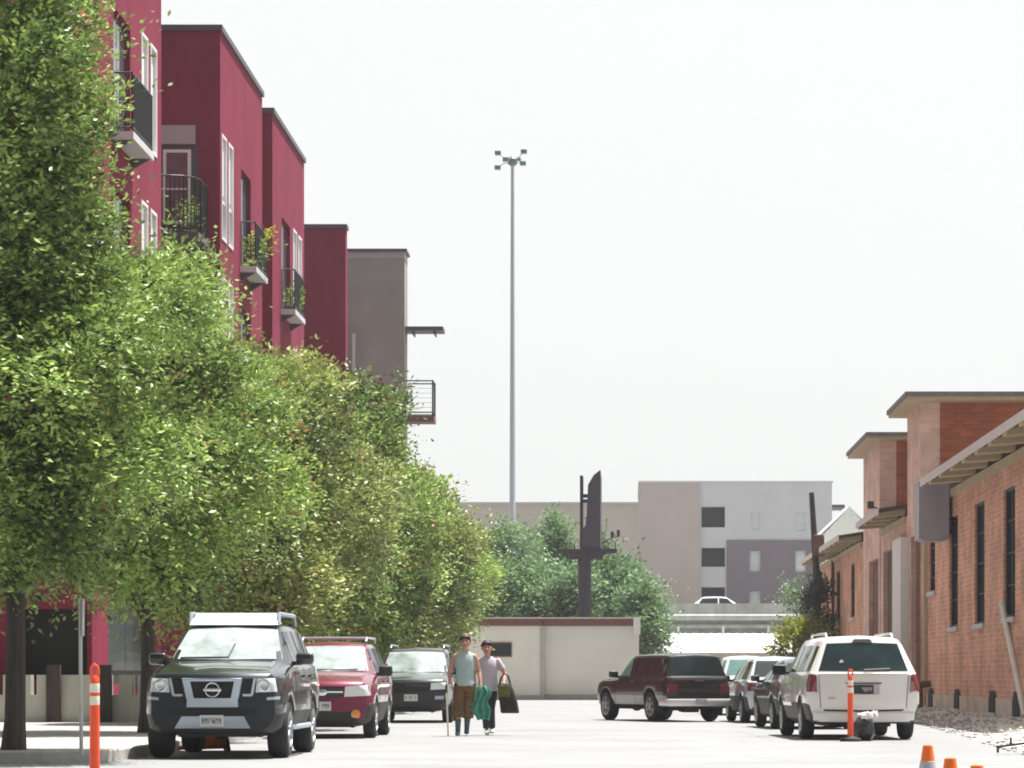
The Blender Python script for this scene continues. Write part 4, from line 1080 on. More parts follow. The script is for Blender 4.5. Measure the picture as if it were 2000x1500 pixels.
for sg in (-1, 1):
    v.panel('frame_arm', M['silvertrim'], 'y', -1, sorted([(sg*.29, 1.03), (sg*.385, 1.03)]), sorted([(sg*.238, .785), (sg*.335, .785)]), off=.058, parent=g)
    v.panel('grille_side', M['black'], 'y', -1, sorted([(sg*.43, 1.02), (sg*.545, 1.03)]), sorted([(sg*.40, .85), (sg*.505, .85)]), off=.012)
    v.panel('frame_arm', M['silvertrim'], 'y', -1, sorted([(sg*.535, 1.05), (sg*.565, 1.05)]), sorted([(sg*.49, .83), (sg*.525, .83)]), off=.03, parent=g)
    v.panel('frame_arm', M['silvertrim'], 'y', -1, sorted([(sg*.39, .845), (sg*.515, .845)]), sorted([(sg*.39, .815), (sg*.51, .815)]), off=.03, parent=g)
    hl = v.panel('headlight', M['lampclear'], 'y', -1, sorted([(sg*.575, 1.045), (sg*.80, 1.05)]), sorted([(sg*.555, .865), (sg*.83, .875)]), off=.014)
    hy = v.hit('y', -1, sg*.67, .955).y
    MB().lathe([(.078, 0), (.083, .018), (.070, .022), (.055, .008), (.005, .006)], 20, Matrix.Translation((sg*.665, hy-.022, .955)) @ Matrix.Rotation(R(90), 4, 'X')).build('lamp_ring', M['chrome'], hl)
    v.panel('indicator', M['lampamber'] if False else M['trim'], 'y', -1, sorted([(sg*.805, 1.05), (sg*.875, 1.055)]), sorted([(sg*.835, .875), (sg*.885, .88)]), off=.012)
    v.panel('bumper_strip', M['silvertrim'], 'y', -1, sorted([(sg*.70, .80), (sg*.86, .815)]), sorted([(sg*.70, .765), (sg*.86, .775)]), off=.02)
v.panel('grille_frame', M['silvertrim'], 'y', -1, [(-.385, 1.05), (.385, 1.05)], [(-.385, 1.008), (.385, 1.008)], off=.05, nu=14)
gy0 = v.hit('y', -1, 0, .90).y - .05
e = MB()
ring = [(.088*math.cos(2*math.pi*k/28), gy0, .90+.088*math.sin(2*math.pi*k/28)) for k in range(29)]
e.tube(ring, .013, 8, False); e.rbox((0, gy0-.004, .90), (.235, .022, .042), .006)
e.build('emblem', M['chrome'], v.root)
MB().box(-.02, .02, gy0+.004, gy0+.03, .80, 1.0).build('emblem_stay', M['black'], v.root)
v.panel('lower_bumper', M['silvertrim'], 'y', -1, [(-.40, .555), (.40, .555)], [(-.49, .40), (.49, .40)], off=.03, nu=14)
v.panel('bumper_intake', M['black'], 'y', -1, [(-.60, .66), (.60, .66)], [(-.55, .575), (.55, .575)], off=.006)
v.plate(-1, -.01, .495, off=.045, seed=3)
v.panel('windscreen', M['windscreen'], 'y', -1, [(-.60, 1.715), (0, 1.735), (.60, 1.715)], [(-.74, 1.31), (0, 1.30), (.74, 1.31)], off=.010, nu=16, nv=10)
v.wiper(-.62, 1.325, .02, 1.33); v.wiper(.03, 1.33, .08, 1.52)
y0 = -2.27
v.both('side_window', M['glasscar'], [(y0+2.02, 1.68), (y0+2.62, 1.70)], [(y0+1.62, 1.27), (y0+2.62, 1.26)])
v.both('side_window', M['glasscar'], [(y0+2.72, 1.70), (y0+3.42, 1.70)], [(y0+2.72, 1.26), (y0+3.42, 1.26)])
v.both('side_window', M['glasscar'], [(y0+3.52, 1.69), (y0+4.05, 1.66)], [(y0+3.52, 1.28), (y0+4.18, 1.28)])
v.panel('rear_window', M['glasscar'], 'y', 1, [(-.56, 1.70), (.56, 1.70)], [(-.70, 1.30), (.70, 1.30)])
v.mirror(y0+1.62, 1.31, P_black, (.24, .15, .16), .01)
v.seams([((y0+1.55, 1.2), (y0+1.5, .45)), ((y0+2.67, 1.2), (y0+2.67, .45)), ((y0+3.45, 1.2), (y0+3.3, .75))])
v.handles((y0+2.5, y0+3.3), 1.08, P_black)
for sg in (-1, 1):
    MB().tube([(sg*.86, y0+1.35, .40), (sg*.93, y0+1.5, .40), (sg*.93, y0+3.0, .40), (sg*.86, y0+3.1, .40)], .035, 8).build('side_step', M['silvertrim'], v.root)
rk = MB()
for sg in (-1, 1):
    rk.tube([(sg*.60, y0+2.15, 1.80), (sg*.60, y0+2.2, 1.93), (sg*.60, y0+3.9, 1.93), (sg*.60, y0+4.0, 1.79)], .028, 8)
for y in (2.5, 3.0, 3.5, 3.85): rk.tube([(-.60, y0+y, 1.92), (.60, y0+y, 1.92)], .02, 8)
rko = rk.build('roof_rack', M['silvertrim'], v.root)
b = MB(); b.add([(-.60, y0+2.02, 1.775), (.60, y0+2.02, 1.775), (.60, y0+2.5, 1.80), (-.60, y0+2.5, 1.80), (-.535, y0+2.30, 1.94), (.535, y0+2.30, 1.94), (.535, y0+2.46, 1.945), (-.535, y0+2.46, 1.945)], [(0, 3, 2, 1), (4, 5, 6, 7), (0, 1, 5, 4), (1, 2, 6, 5), (2, 3, 7, 6), (3, 0, 4, 7)]); b.build('wind_deflector', M['pearlrack'], rko)

# ---- red estate behind it
P_red = paint('deep_red_paint', (0.21, 0.014, 0.055), .3, .25)
v = Vehicle('estate_car', (-5.28, 48.2+2.2, 0), 0, 'red estate car with clear headlights and roof rails parked behind the black off-road vehicle', 4.40, 1.76, 1.68, P_red,
    stations(4.40, 1.76, 1.68, .24, .98, 1.15, 1.13, 1.92, 3.95, 4.30, 1.10, tw=.70), [(.84, .33, .21), (3.38, .33, .21)], cat='estate car')
y0 = -2.2
v.panel('grille', M['plum'], 'y', -1, [(-.37, .90), (.37, .90)], [(-.34, .70), (.34, .70)], off=.012)
v.panel('grille_bar', M['chrome'], 'y', -1, [(-.36, .815), (.36, .815)], [(-.36, .79), (.36, .79)], off=.025)
em = MB(); gy0 = v.hit('y', -1, 0, .80).y; em.lathe([(.06, 0), (.062, .012), (.05, .02), (.01, .022)], 16, Matrix.Translation((0, gy0-.022, .80)) @ Matrix.Rotation(R(90), 4, 'X') @ Matrix.Diagonal((1.5, 1, 1, 1))); em.build('emblem', M['chrome'], v.root)
for sg in (-1, 1):
    v.panel('headlight', M['lampclear'], 'y', -1, sorted([(sg*.40, .895), (sg*.80, .925)]), sorted([(sg*.38, .72), (sg*.83, .74)]), off=.014)
    fy_ = v.hit('y', -1, sg*.60, .41).y
    MB().lathe([(.075, -.02), (.08, .012), (.01, .02)], 16, Matrix.Translation((sg*.58, fy_-.005, .42)) @ Matrix.Rotation(R(90), 4, 'X')).build('fog_lamp', M['lampamber'], v.root)
v.panel('bumper_intake', M['trim'], 'y', -1, [(-.62, .46), (.62, .46)], [(-.60, .30), (.60, .30)], off=.01)
v.plate(-1, 0, .56, seed=5)
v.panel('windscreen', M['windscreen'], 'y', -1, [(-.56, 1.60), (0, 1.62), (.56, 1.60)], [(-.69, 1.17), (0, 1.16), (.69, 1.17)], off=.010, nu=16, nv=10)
v.wiper(-.55, 1.185, .05, 1.19); v.wiper(.05, 1.185, .5, 1.19)
v.both('side_window', M['glasscar'], [(y0+1.9, 1.56), (y0+2.5, 1.58)], [(y0+1.5, 1.14), (y0+2.5, 1.14)])
v.both('side_window', M['glasscar'], [(y0+2.6, 1.58), (y0+3.3, 1.58)], [(y0+2.6, 1.14), (y0+3.3, 1.14)])
v.both('side_window', M['glasscar'], [(y0+3.38, 1.57), (y0+3.9, 1.54)], [(y0+3.38, 1.15), (y0+4.05, 1.15)])
v.mirror(y0+1.5, 1.17, M['trim'])
v.seams([((y0+1.4, 1.08), (y0+1.4, .4)), ((y0+2.55, 1.08), (y0+2.55, .4)), ((y0+3.34, 1.08), (y0+3.2, .7))])
v.rails(y0+2.1, y0+3.9, .57, 1.76, M['silvertrim'], (y0+2.5, y0+3.4))
v.handles((y0+2.4, y0+3.2), .98, P_red)

# ---- dark pickup-like vehicle third in the left row
P_navy = paint('dark_grey_paint', (0.020, 0.023, 0.027), .3, .22)
v = Vehicle('utility_vehicle', (-5.0, 64.2+2.35, 0), 0, 'dark grey utility vehicle third along the left kerb, partly behind the two people', 4.70, 1.86, 1.74, P_navy,
    stations(4.70, 1.86, 1.74, .30, 1.0, 1.25, 1.14, 1.92, 4.3, 4.6, 1.12, tw=.735), [(.90, .37, .24), (3.66, .37, .24)], cat='utility vehicle')
y0 = -2.35
v.panel('grille', M['black'], 'y', -1, [(-.40, .92), (.40, .92)], [(-.38, .74), (.38, .74)], off=.012)
v.panel('grille_bar', M['plum'], 'y', -1, [(-.12, .90), (.40, .90)], [(-.12, .83), (.40, .83)], off=.03)
for sg in (-1, 1):
    v.panel('headlight', M['lampclear'] if sg > 0 else M['glasscar'], 'y', -1, sorted([(sg*.46, .915), (sg*.82, .935)]), sorted([(sg*.45, .76), (sg*.84, .78)]), off=.014)
    v.panel('fog_lamp', M['silvertrim'], 'y', -1, sorted([(sg*.55, .62), (sg*.75, .62)]), sorted([(sg*.55, .54), (sg*.75, .54)]), off=.014)
v.plate(-1, 0, .58, seed=8)
v.panel('bumper', M['trim'], 'y', -1, [(-.80, .70), (.80, .70)], [(-.78, .36), (.78, .36)], off=.009, nu=16)
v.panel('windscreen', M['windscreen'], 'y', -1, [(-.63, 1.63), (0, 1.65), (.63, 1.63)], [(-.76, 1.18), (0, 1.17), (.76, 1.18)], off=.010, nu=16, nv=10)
v.both('side_window', M['glasscar'], [(y0+1.95, 1.60), (y0+2.7, 1.62)], [(y0+1.6, 1.16), (y0+2.7, 1.16)])
v.both('side_window', M['glasscar'], [(y0+2.8, 1.62), (y0+4.1, 1.60)], [(y0+2.8, 1.16), (y0+4.2, 1.16)])
v.mirror(y0+1.6, 1.20, M['trim'])
v.rails(y0+2.1, y0+4.2, .62, 1.80, M['silvertrim'])

# ---- maroon SUV turned across the street on the right, rear towards us
M['whitechrome'] = mat('bright_bumper_metal', (0.72, 0.70, 0.68), .3, .35)
P_mar = paint('dark_maroon_paint', (0.012, 0.006, 0.007), .1, .35, .5)
M['cladsilver'] = mat('pewter_lower_paint', (0.22, 0.19, 0.20), .35, .4, coat=.6)
a = R(180+23)
L = 4.55
cy_ = 65.9
rear = Vector((1.62, cy_, 0))
cen = rear + Vector((-math.sin(R(23)), math.cos(R(23)), 0))*(L/2)
v = Vehicle('sport_utility_vehicle', cen, a, 'dark maroon sport utility vehicle with chrome rear bumper turned across the street', L, 1.70, 1.60, P_mar,
    stations(L, 1.70, 1.60, .33, .96, 1.42, 1.03, 2.0, 4.33, 4.47, 1.05, tw=.755, tail_low=.10), [(.86, .355, .235), (3.58, .355, .235)], clad=M['cladsilver'], cat='sport utility vehicle')
y0 = -L/2
v.panel('rear_window', M['vanglass'], 'y', 1, [(-.60, 1.515), (.60, 1.515)], [(-.70, 1.10), (.70, 1.10)], off=.012, nu=14)
for sg in (-1, 1):
    v.panel('tail_light', M['lampred'], 'y', 1, sorted([(sg*.54, .90), (sg*.80, .90)]), sorted([(sg*.54, .70), (sg*.80, .70)]), off=.022)
    v.panel('reflector', M['trim'], 'y', 1, sorted([(sg*.54, .694), (sg*.80, .694)]), sorted([(sg*.54, .62), (sg*.80, .62)]), off=.018)
b = MB(); b.rbox((0, L/2+.03, .455), (1.66, .20, .17), .03)
for sg in (-1, 1): b.rbox((sg*.80, L/2-.2, .455), (.10, .5, .16), .03)
b.build('bumper', M['whitechrome'], v.root)
MB().rbox((0, L/2+.137, .475), (.30, .012, .14), .004).build('licence_plate', M['greyband'], v.root)
v.panel('tailgate_trim', M['trim'], 'y', 1, [(-.50, .79), (.50, .79)], [(-.50, .70), (.50, .70)], off=.012)
v.panel('tailgate_handle', M['trim'], 'y', 1, [(-.12, .98), (.12, .98)], [(-.12, .93), (.12, .93)], off=.03)
v.both('side_window', M['tealglass'], [(y0+1.98, 1.49), (y0+2.25, 1.51)], [(y0+1.62, 1.08), (y0+2.25, 1.08)])
v.both('side_window', M['glasscar'], [(y0+2.27, 1.51), (y0+2.62, 1.51)], [(y0+2.27, 1.08), (y0+2.62, 1.08)])
v.both('side_window', M['glasscar'], [(y0+2.72, 1.51), (y0+3.35, 1.51)], [(y0+2.72, 1.08), (y0+3.35, 1.08)])
v.both('side_window', M['glasscar'], [(y0+3.45, 1.50), (y0+4.22, 1.49)], [(y0+3.45, 1.09), (y0+4.32, 1.09)])
v.panel('windscreen', M['windscreen'], 'y', -1, [(-.60, 1.50), (.60, 1.50)], [(-.70, 1.08), (.70, 1.08)])
v.panel('grille', M['black'], 'y', -1, [(-.35, .88), (.35, .88)], [(-.35, .70), (.35, .70)])
for sg in (-1, 1): v.panel('headlight', M['lampclear'], 'y', -1, sorted([(sg*.40, .88), (sg*.74, .88)]), sorted([(sg*.40, .70), (sg*.74, .70)]))
v.mirror(y0+1.62, 1.12, M['trim'], (.22, .14, .16))
v.seams([((y0+1.5, 1.0), (y0+1.45, .45)), ((y0+2.67, 1.0), (y0+2.67, .45)), ((y0+3.40, 1.0), (y0+3.2, .75))])
v.handles((y0+2.5, y0+3.25), .95, M['trim'])
MB().box(-.16, .16, L/2-.6, L/2-.35, .22, .36).build('spare_wheel_tray', M['trim'], v.root)

# ---- white minivan at the right, rear towards us
P_white = paint('cream_white_paint', (0.72, 0.695, 0.67), .0, .30)
L = 5.0; a = R(180+3.2); rear = Vector((3.93, 47.2, 0)); cen = rear + Vector((-math.sin(R(3.2)), math.cos(R(3.2)), 0))*(L/2)
v = Vehicle('minivan', cen, a, 'white minivan with a dark tinted rear window parked beside the brick warehouse', L, 1.94, 1.75, P_white,
    stations(L, 1.94, 1.75, .27, .92, 1.05, 1.10, 1.95, 4.70, 4.93, 1.14, tw=.70, tail_bow=-.10, tail_low=.02), [(.98, .335, .215), (3.95, .335, .215)], cat='minivan')
y0 = -L/2
v.panel('rear_window', M['vanglass'], 'y', 1, [(-.60, 1.625), (0, 1.645), (.60, 1.625)], [(-.755, 1.165), (0, 1.16), (.755, 1.165)], off=.012, nu=18, nv=8)
v.panel('brake_light', M['trim'], 'y', 1, [(-.13, 1.70), (.13, 1.70)], [(-.17, 1.655), (.17, 1.655)], off=.03)
for sg in (-1, 1):
    v.panel('tail_light', M['lampred'], 'y', 1, sorted([(sg*.80, 1.10), (sg*.91, 1.11)]), sorted([(sg*.785, .80), (sg*.925, .84)]), off=.022, back=.06)
    v.both('tail_light_side', M['lampred'], [(L/2-.24, 1.10), (L/2-.10, 1.11)], [(L/2-.16, .82), (L/2-.08, .81)], off=.006) if sg > 0 else None
v.panel('plate_recess', M['greyband'], 'y', 1, [(-.27, .935), (.27, .935)], [(-.27, .765), (.27, .765)], off=.006)
v.plate(1, 0, .85, 'trim', w=.33, h=.15, seed=11, off=.016)
v.panel('tailgate_gap', M['trim'], 'y', 1, [(-.68, .52), (0, .505), (.68, .52)], [(-.66, .488), (0, .472), (.66, .488)], off=.006, nu=16)
v.panel('tailgate_seam', M['trim'], 'y', 1, [(.755, 1.12), (.765, 1.12)], [(.72, .54), (.73, .54)], off=.004, nu=1, nv=10)
v.panel('tailgate_seam', M['trim'], 'y', 1, [(-.765, 1.12), (-.755, 1.12)], [(-.73, .54), (-.72, .54)], off=.004, nu=1, nv=10)
v.panel('tailgate_badge', M['greyband'], 'y', 1, [(.48, .72), (.60, .72)], [(.48, .69), (.60, .69)], off=.008)
hy = v.hit('y', 1, .365, 1.32).y
MB().lathe([(.035, 0), (.036, .006), (.01, .007)], 14, Matrix.Translation((.365, hy+.012, 1.315)) @ Matrix.Rotation(R(-90), 4, 'X')).build('window_sticker', M['white'], v.root)
b = MB(); 
v.panel('bumper', P_white, 'y', 1, [(-.86, .465), (0, .45), (.86, .465)], [(-.85, .31), (0, .30), (.85, .31)], off=.055, back=.05, nu=18)
v.panel('tailgate_handle', M['trim'], 'y', 1, [(-.3, .965), (.3, .965)], [(-.3, .945), (.3, .945)], off=.02)
v.both('side_window', M['glasscar'], [(y0+2.0, 1.58), (y0+2.75, 1.60)], [(y0+1.45, 1.16), (y0+2.75, 1.15)])
v.both('side_window', M['glasscar'], [(y0+2.85, 1.60), (y0+3.75, 1.60)], [(y0+2.85, 1.15), (y0+3.75, 1.15)])
v.both('side_window', M['glasscar'], [(y0+3.85, 1.60), (y0+4.60, 1.58)], [(y0+3.85, 1.15), (y0+4.74, 1.17)])
v.panel('windscreen', M['windscreen'], 'y', -1, [(-.62, 1.64), (.62, 1.64)], [(-.76, 1.16), (.76, 1.16)])
for sg in (-1, 1): v.panel('headlight', M['lampclear'], 'y', -1, sorted([(sg*.50, .80), (sg*.86, .83)]), sorted([(sg*.50, .64), (sg*.86, .66)]))
v.mirror(y0+1.5, 1.19, M['trim'], (.25, .15, .19))
v.seams([((y0+1.40, 1.08), (y0+1.35, .4)), ((y0+2.8, 1.08), (y0+2.8, .4)), ((y0+3.8, 1.08), (y0+3.6, .75))])
v.both('side_moulding', M['reddoor'], [(y0+2.9, .63), (y0+3.5, .63)], [(y0+2.9, .59), (y0+3.5, .59)], off=.015)
v.both('side_moulding', P_white, [(y0+1.5, .63), (y0+2.75, .63)], [(y0+1.5, .56), (y0+2.75, .56)], off=.015)
v.rails(y0+2.3, y0+4.4, .56, 1.795, P_white)
v.wiper(0, 1.18, -.45, 1.20, 1)

# ---- cars further along on the right
def small_car(name, loc, rz, label, pm, L=4.35, W=1.74, H=1.47, glass='glasscar', cat='car', mir='trim', roof1=None, tail=None, belt=.97):
    v = Vehicle(name, loc, rz, label, L, W, H, pm, stations(L, W, H, .22, .84, 1.10, .98, 1.85, roof1 or L-.95, tail or L-.28, belt, tw=.66, tail_bow=-.10, tail_low=.04), [(.84, .315, .20), (3.42*L/4.35, .315, .20)], cat=cat)
    y0 = -L/2; r1 = roof1 or L-.95
    v.panel('rear_window', M[glass], 'y', 1, [(-.50, H-.09), (.50, H-.09)], [(-.64, belt+.09), (.64, belt+.09)], off=.010, nu=14)
    for sg in (-1, 1): v.panel('tail_light', M['lampred'], 'y', 1, sorted([(sg*.62, belt-.05), (sg*.81, belt-.04)]), sorted([(sg*.62, belt-.24), (sg*.82, belt-.24)]), off=.02, back=.08)
    v.plate(1, 0, .70, seed=L*10)
    v.panel('bumper', M['trim'], 'y', 1, [(-.72, .36), (.72, .36)], [(-.70, .27), (.70, .27)], off=.012)
    v.both('side_window', M[glass], [(y0+1.85, H-.11), (y0+2.4, H-.09)], [(y0+1.42, belt+.04), (y0+2.4, belt+.03)])
    v.both('side_window', M[glass], [(y0+2.48, H-.09), (y0+r1-.02, H-.12)], [(y0+2.48, belt+.03), (y0+r1+.25, belt+.05)])
    v.panel('windscreen', M['windscreen'], 'y', -1, [(-.52, H-.10), (.52, H-.10)], [(-.66, 1.03), (.66, 1.03)])
    for sg in (-1, 1): v.panel('headlight', M['lampclear'], 'y', -1, sorted([(sg*.45, .76), (sg*.78, .80)]), sorted([(sg*.45, .63), (sg*.78, .65)]))
    v.panel('grille', M['black'], 'y', -1, [(-.35, .70), (.35, .70)], [(-.35, .58), (.35, .58)])
    v.mirror(y0+1.5, belt+.06, M[mir] if isinstance(mir, str) else mir, (.19, .12, .13))
    v.seams([((y0+1.4, belt-.05), (y0+1.35, .35)), ((y0+2.44, belt-.05), (y0+2.44, .35))])
    v.handles((y0+2.3,), belt-.12, pm)
    return v
P_slate = paint('slate_blue_paint', (0.10, 0.115, 0.14), .5, .25)
P_silver = paint('pale_silver_paint', (0.55, 0.57, 0.60), .4, .3)
P_pearl = paint('pearl_white_paint', (0.68, 0.69, 0.69), .0, .3)
P_maroon = paint('faded_maroon_paint', (0.16, 0.045, 0.055), .2, .4)
def place(rear_left, Yr, W, L, deg):
    a = R(deg); left = Vector(((rear_left-CX)*Yr/F, Yr, 0))
    rear = left + Vector((math.cos(a), math.sin(a), 0))*(W/2)
    return rear + Vector((-math.sin(a), math.cos(a), 0))*(L/2), math.pi + a
c, a = place(1517, 56.6, 1.70, 4.1, 5); small_car('hatchback_car', c, a, 'slate blue hatchback mostly hidden behind the white minivan', P_slate, 4.1, 1.70, 1.44, mir='trim')
c, a = place(1456, 63.9, 1.74, 4.35, 5); small_car('saloon_car', c, a, 'pale silver car parked between the slate hatchback and the maroon sport utility vehicle', P_silver, 4.35, 1.74, 1.52, mir='trim')
c, a = place(1402, 76.5, 1.76, 4.4, 4); small_car('estate_car', c, a, 'pearl white car with bright teal windows showing behind the maroon sport utility vehicle', P_pearl, 4.4, 1.76, 1.62, glass='tealglass', roof1=3.9, tail=4.25, belt=1.02)
c, a = place(1478, 88, 1.76, 4.4, 4); small_car('saloon_car', c, a, 'faded maroon car, only its roof showing beyond the pale silver car', P_maroon, 4.4, 1.76, 1.68, roof1=3.9, tail=4.25, belt=1.05)
c_ = at(1408, 1200, 191.5)
small_car('saloon_car', (c_.x, 191.5, 4.93), R(90), 'white car driving along the elevated road above the barrier', P_pearl, 4.5, 1.8, 1.52)
# ================================================================== PEOPLE (local: facing -Y)
M['skin'] = mat('skin', (0.45, 0.24, 0.17), 0.55, vary=0.08, vscale=8)
M['skinred'] = mat('flushed_skin', (0.50, 0.25, 0.20), 0.55, vary=0.08, vscale=8)
M['hair'] = mat('brown_hair', (0.085, 0.042, 0.026), 0.6, vary=0.3, vscale=30)
M['hairdark'] = mat('dark_hair', (0.04, 0.028, 0.035), 0.6, vary=0.3, vscale=30)
M['facedark'] = mat('eye_and_mouth', (0.06, 0.03, 0.03), 0.4)
M['tank'] = mat('pale_teal_cloth', (0.36, 0.45, 0.45), 0.9, vary=0.12, vscale=7)
M['tshirt'] = mat('pale_mauve_cloth', (0.46, 0.40, 0.46), 0.9, vary=0.10, vscale=7)
M['shorts'] = mat('brown_cloth', (0.13, 0.075, 0.03), 0.9, vary=0.35, vscale=9)
M['trousers'] = mat('dark_cloth', (0.022, 0.022, 0.034), 0.9, vary=0.2, vscale=9)
M['sock'] = mat('teal_grey_sock', (0.07, 0.13, 0.15), 0.9)
M['shoeblue'] = mat('blue_shoe', (0.10, 0.11, 0.20), 0.7)
M['shoewhite'] = mat('white_shoe', (0.66, 0.66, 0.62), 0.6)
M['towel'] = mat('green_cloth', (0.035, 0.24, 0.15), 0.95, vary=0.35, vscale=9, col2=(0.12, 0.40, 0.30))
M['olivebag'] = mat('olive_bag_cloth', (0.10, 0.10, 0.015), 0.85, vary=0.5, vscale=9)
M['darkbag'] = mat('dark_bag_cloth', (0.022, 0.020, 0.016), 0.85, vary=0.3, vscale=9)

def skinned(pts, edges, radii, levels=2):
    me = bpy.data.meshes.new('t'); me.from_pydata([tuple(p) for p in pts], edges, [])
    o = link('t', me)
    md = o.modifiers.new('skin', 'SKIN'); md.use_smooth_shade = True; md.branch_smoothing = .4
    sv = me.skin_vertices[0].data
    for i, r in enumerate(radii):
        sv[i].radius = (r, r) if not hasattr(r, '__len__') else r
        sv[i].use_root = (i == 0)
    ss = o.modifiers.new('sub', 'SUBSURF'); ss.levels = levels; ss.render_levels = levels
    out = evaluated(o); bpy.data.objects.remove(o)
    return out

def person(loc, rz, label, J, skin, group=None, height=1.8):
    """one continuous skinned body; J holds the joints of the pose"""
    names = []; pts = []; rad = []; ed = []
    def add(n, p, r, par=None):
        names.append(n); pts.append(Vector(p)); rad.append(r)
        if par is not None: ed.append((names.index(par), len(names)-1))
    add('pelvis', J['pelvis'], .115)
    add('waist', Vector(J['pelvis']).lerp(Vector(J['chest']), .5), .105, 'pelvis')
    add('chest', J['chest'], .115, 'waist')
    add('neck0', Vector(J['chest']).lerp(Vector(J['head']), .45), .058, 'chest')
    add('neck1', Vector(J['chest']).lerp(Vector(J['head']), .66), .054, 'neck0')
    h = Vector(J['head'])
    add('jaw', h+Vector((0, -.018, -.055)), .072, 'neck1')
    add('skull', h+Vector((0, 0, .02)), .092, 'jaw')
    add('crown', h+Vector((0, .004, .075)), .070, 'skull')
    for s in 'RL':
        add('sh'+s, J['sh'+s], .062, 'chest')
        add('ua'+s, Vector(J['sh'+s]).lerp(Vector(J['el'+s]), .5), .050, 'sh'+s)
        add('el'+s, J['el'+s], .040, 'ua'+s)
        add('fa'+s, Vector(J['el'+s]).lerp(Vector(J['wr'+s]), .4), .040, 'el'+s)
        add('wr'+s, J['wr'+s], .027, 'fa'+s)
        d = (Vector(J['wr'+s])-Vector(J['el'+s])).normalized()
        add('pm'+s, Vector(J['wr'+s])+d*.055, .034, 'wr'+s)
        add('hip'+s, J['hip'+s], .098, 'pelvis')
        add('th'+s, Vector(J['hip'+s]).lerp(Vector(J['kn'+s]), .5), .078, 'hip'+s)
        add('kn'+s, J['kn'+s], .056, 'th'+s)
        add('cf'+s, Vector(J['kn'+s]).lerp(Vector(J['an'+s]), .35), .054, 'kn'+s)
        add('an'+s, J['an'+s], .036, 'cf'+s)
        add('toe'+s, Vector(J['an'+s])+Vector(J.get('toe'+s, (0, -.15, -.06))), .034, 'an'+s)
    me = skinned(pts, ed, rad)
    bm = bmesh.new(); bm.from_mesh(me)
    # fingers: short curled chains rooted in the palms
    for s in 'RL':
        wr, el = Vector(J['wr'+s]), Vector(J['el'+s]); d = (wr-el).normalized()
        side = d.cross(Vector((0, 1, 0))).normalized(); pn = d.cross(side).normalized()
        inn = Vector((1 if s == 'R' else -1, 0, 0))
        pm = wr+d*.07
        for k, (off, ln) in enumerate(((-.026, .066), (-.009, .076), (.009, .072), (.026, .056))):
            a = pm + side*off
            b = a + d*ln*.5; c = b + (d*.55+inn*.55)*ln*.45; e = c + (d*.1+inn*.8)*ln*.35
            f = skinned([a, b, c, e], [(0, 1), (1, 2), (2, 3)], [.010, .0095, .0085, .007], 1); bm.from_mesh(f)
        a = wr + d*.03 + Vector((0, -.028, 0)); b = a + d*.03 + Vector((0, -.026, 0)) + inn*.01; c = b + d*.026 + inn*.02
        f = skinned([a, b, c], [(0, 1), (1, 2)], [.012, .0105, .008], 1); bm.from_mesh(f)
    me2 = bpy.data.meshes.new('person'); bm.to_mesh(me2); bm.free()
    nface = len(me2.polygons)
    o = link('person', me2, None, [skin, M['facedark']])
    # facial features joined into the same mesh
    mb = MB()
    mb.ball(h+Vector((0, -.098, -.012)), (.014, .022, .022), 8, 6)
    for sx in (-1, 1): mb.ball(h+Vector((sx*.088, .005, .0)), (.014, .026, .034), 8, 6)
    mb.cur = 1
    for sx in (-1, 1):
        mb.ball(h+Vector((sx*.033, -.082, .022)), (.014, .010, .008), 8, 6); mb.box(h.x+sx*.033-.019, h.x+sx*.033+.019, h.y-.092, h.y-.083, h.z+.038, h.z+.046)
    mb.ball(h+Vector((0, -.086, -.058)), (.026, .010, .007), 8, 6)
    ft = mb.build('t', [skin, M['facedark']])
    bm = bmesh.new(); bm.from_mesh(me2); bm.from_mesh(ft.data); bm.to_mesh(me2); bm.free(); bpy.data.objects.remove(ft)
    me2.polygons.foreach_set('use_smooth', [True]*len(me2.polygons))
    o.location = loc; o.rotation_euler = (0, 0, rz)
    tag(o, label, 'person', group)
    return o

def oval(mb, rings, n=18, cap=True):
    """loft of ellipses (cx, cy, z, rx, ry)"""
    vs = []; fs = []
    for cx, cy, z, rx, ry in rings:
        for k in range(n):
            a = 2*math.pi*k/n; vs.append((cx+rx*math.cos(a)*(1-.0*abs(math.sin(a))), cy+ry*math.sin(a), z))
    for i in range(len(rings)-1):
        for k in range(n): fs.append((i*n+k, i*n+(k+1) % n, (i+1)*n+(k+1) % n, (i+1)*n+k))
    if cap: fs += [tuple(range(n))[::-1], tuple((len(rings)-1)*n+k for k in range(n))]
    return mb.add(vs, fs, True)
def sleeve(mb, a, b, f, r0, r1):
    a, b = Vector(a), Vector(b); return mb.tube([a.lerp(b, -.12), a, a.lerp(b, f*.5), a.lerp(b, f)], [r0*.8, r0, r0*1.0, r1], 12)
def hair(par, h, m, back=.0):
    mb = MB(); vs = []; n = 18
    rr = random.Random(4)
    for i in range(9):
        th = R(4)+R(100)*i/8
        for k in range(n):
            a = 2*math.pi*k/n
            lim = 1.0 if math.sin(a) > -.25 else .56       # higher hairline over the face
            t = th*lim
            q = 1+.05*math.sin(7*a+i)+rr.uniform(-.02, .02)
            fr = 1-.13*max(0, -math.sin(a)); vs.append((h[0]+.106*q*math.sin(t)*math.cos(a), h[1]+.010+.112*q*fr*math.sin(t)*math.sin(a), h[2]+.026+.146*q*math.cos(t)))
    fs = [(i*n+k, i*n+(k+1) % n, (i+1)*n+(k+1) % n, (i+1)*n+k) for i in range(8) for k in range(n)] + [tuple(range(n))]
    mb.add(vs, fs, True); return mb.build('hair', m, par, sharp=80)
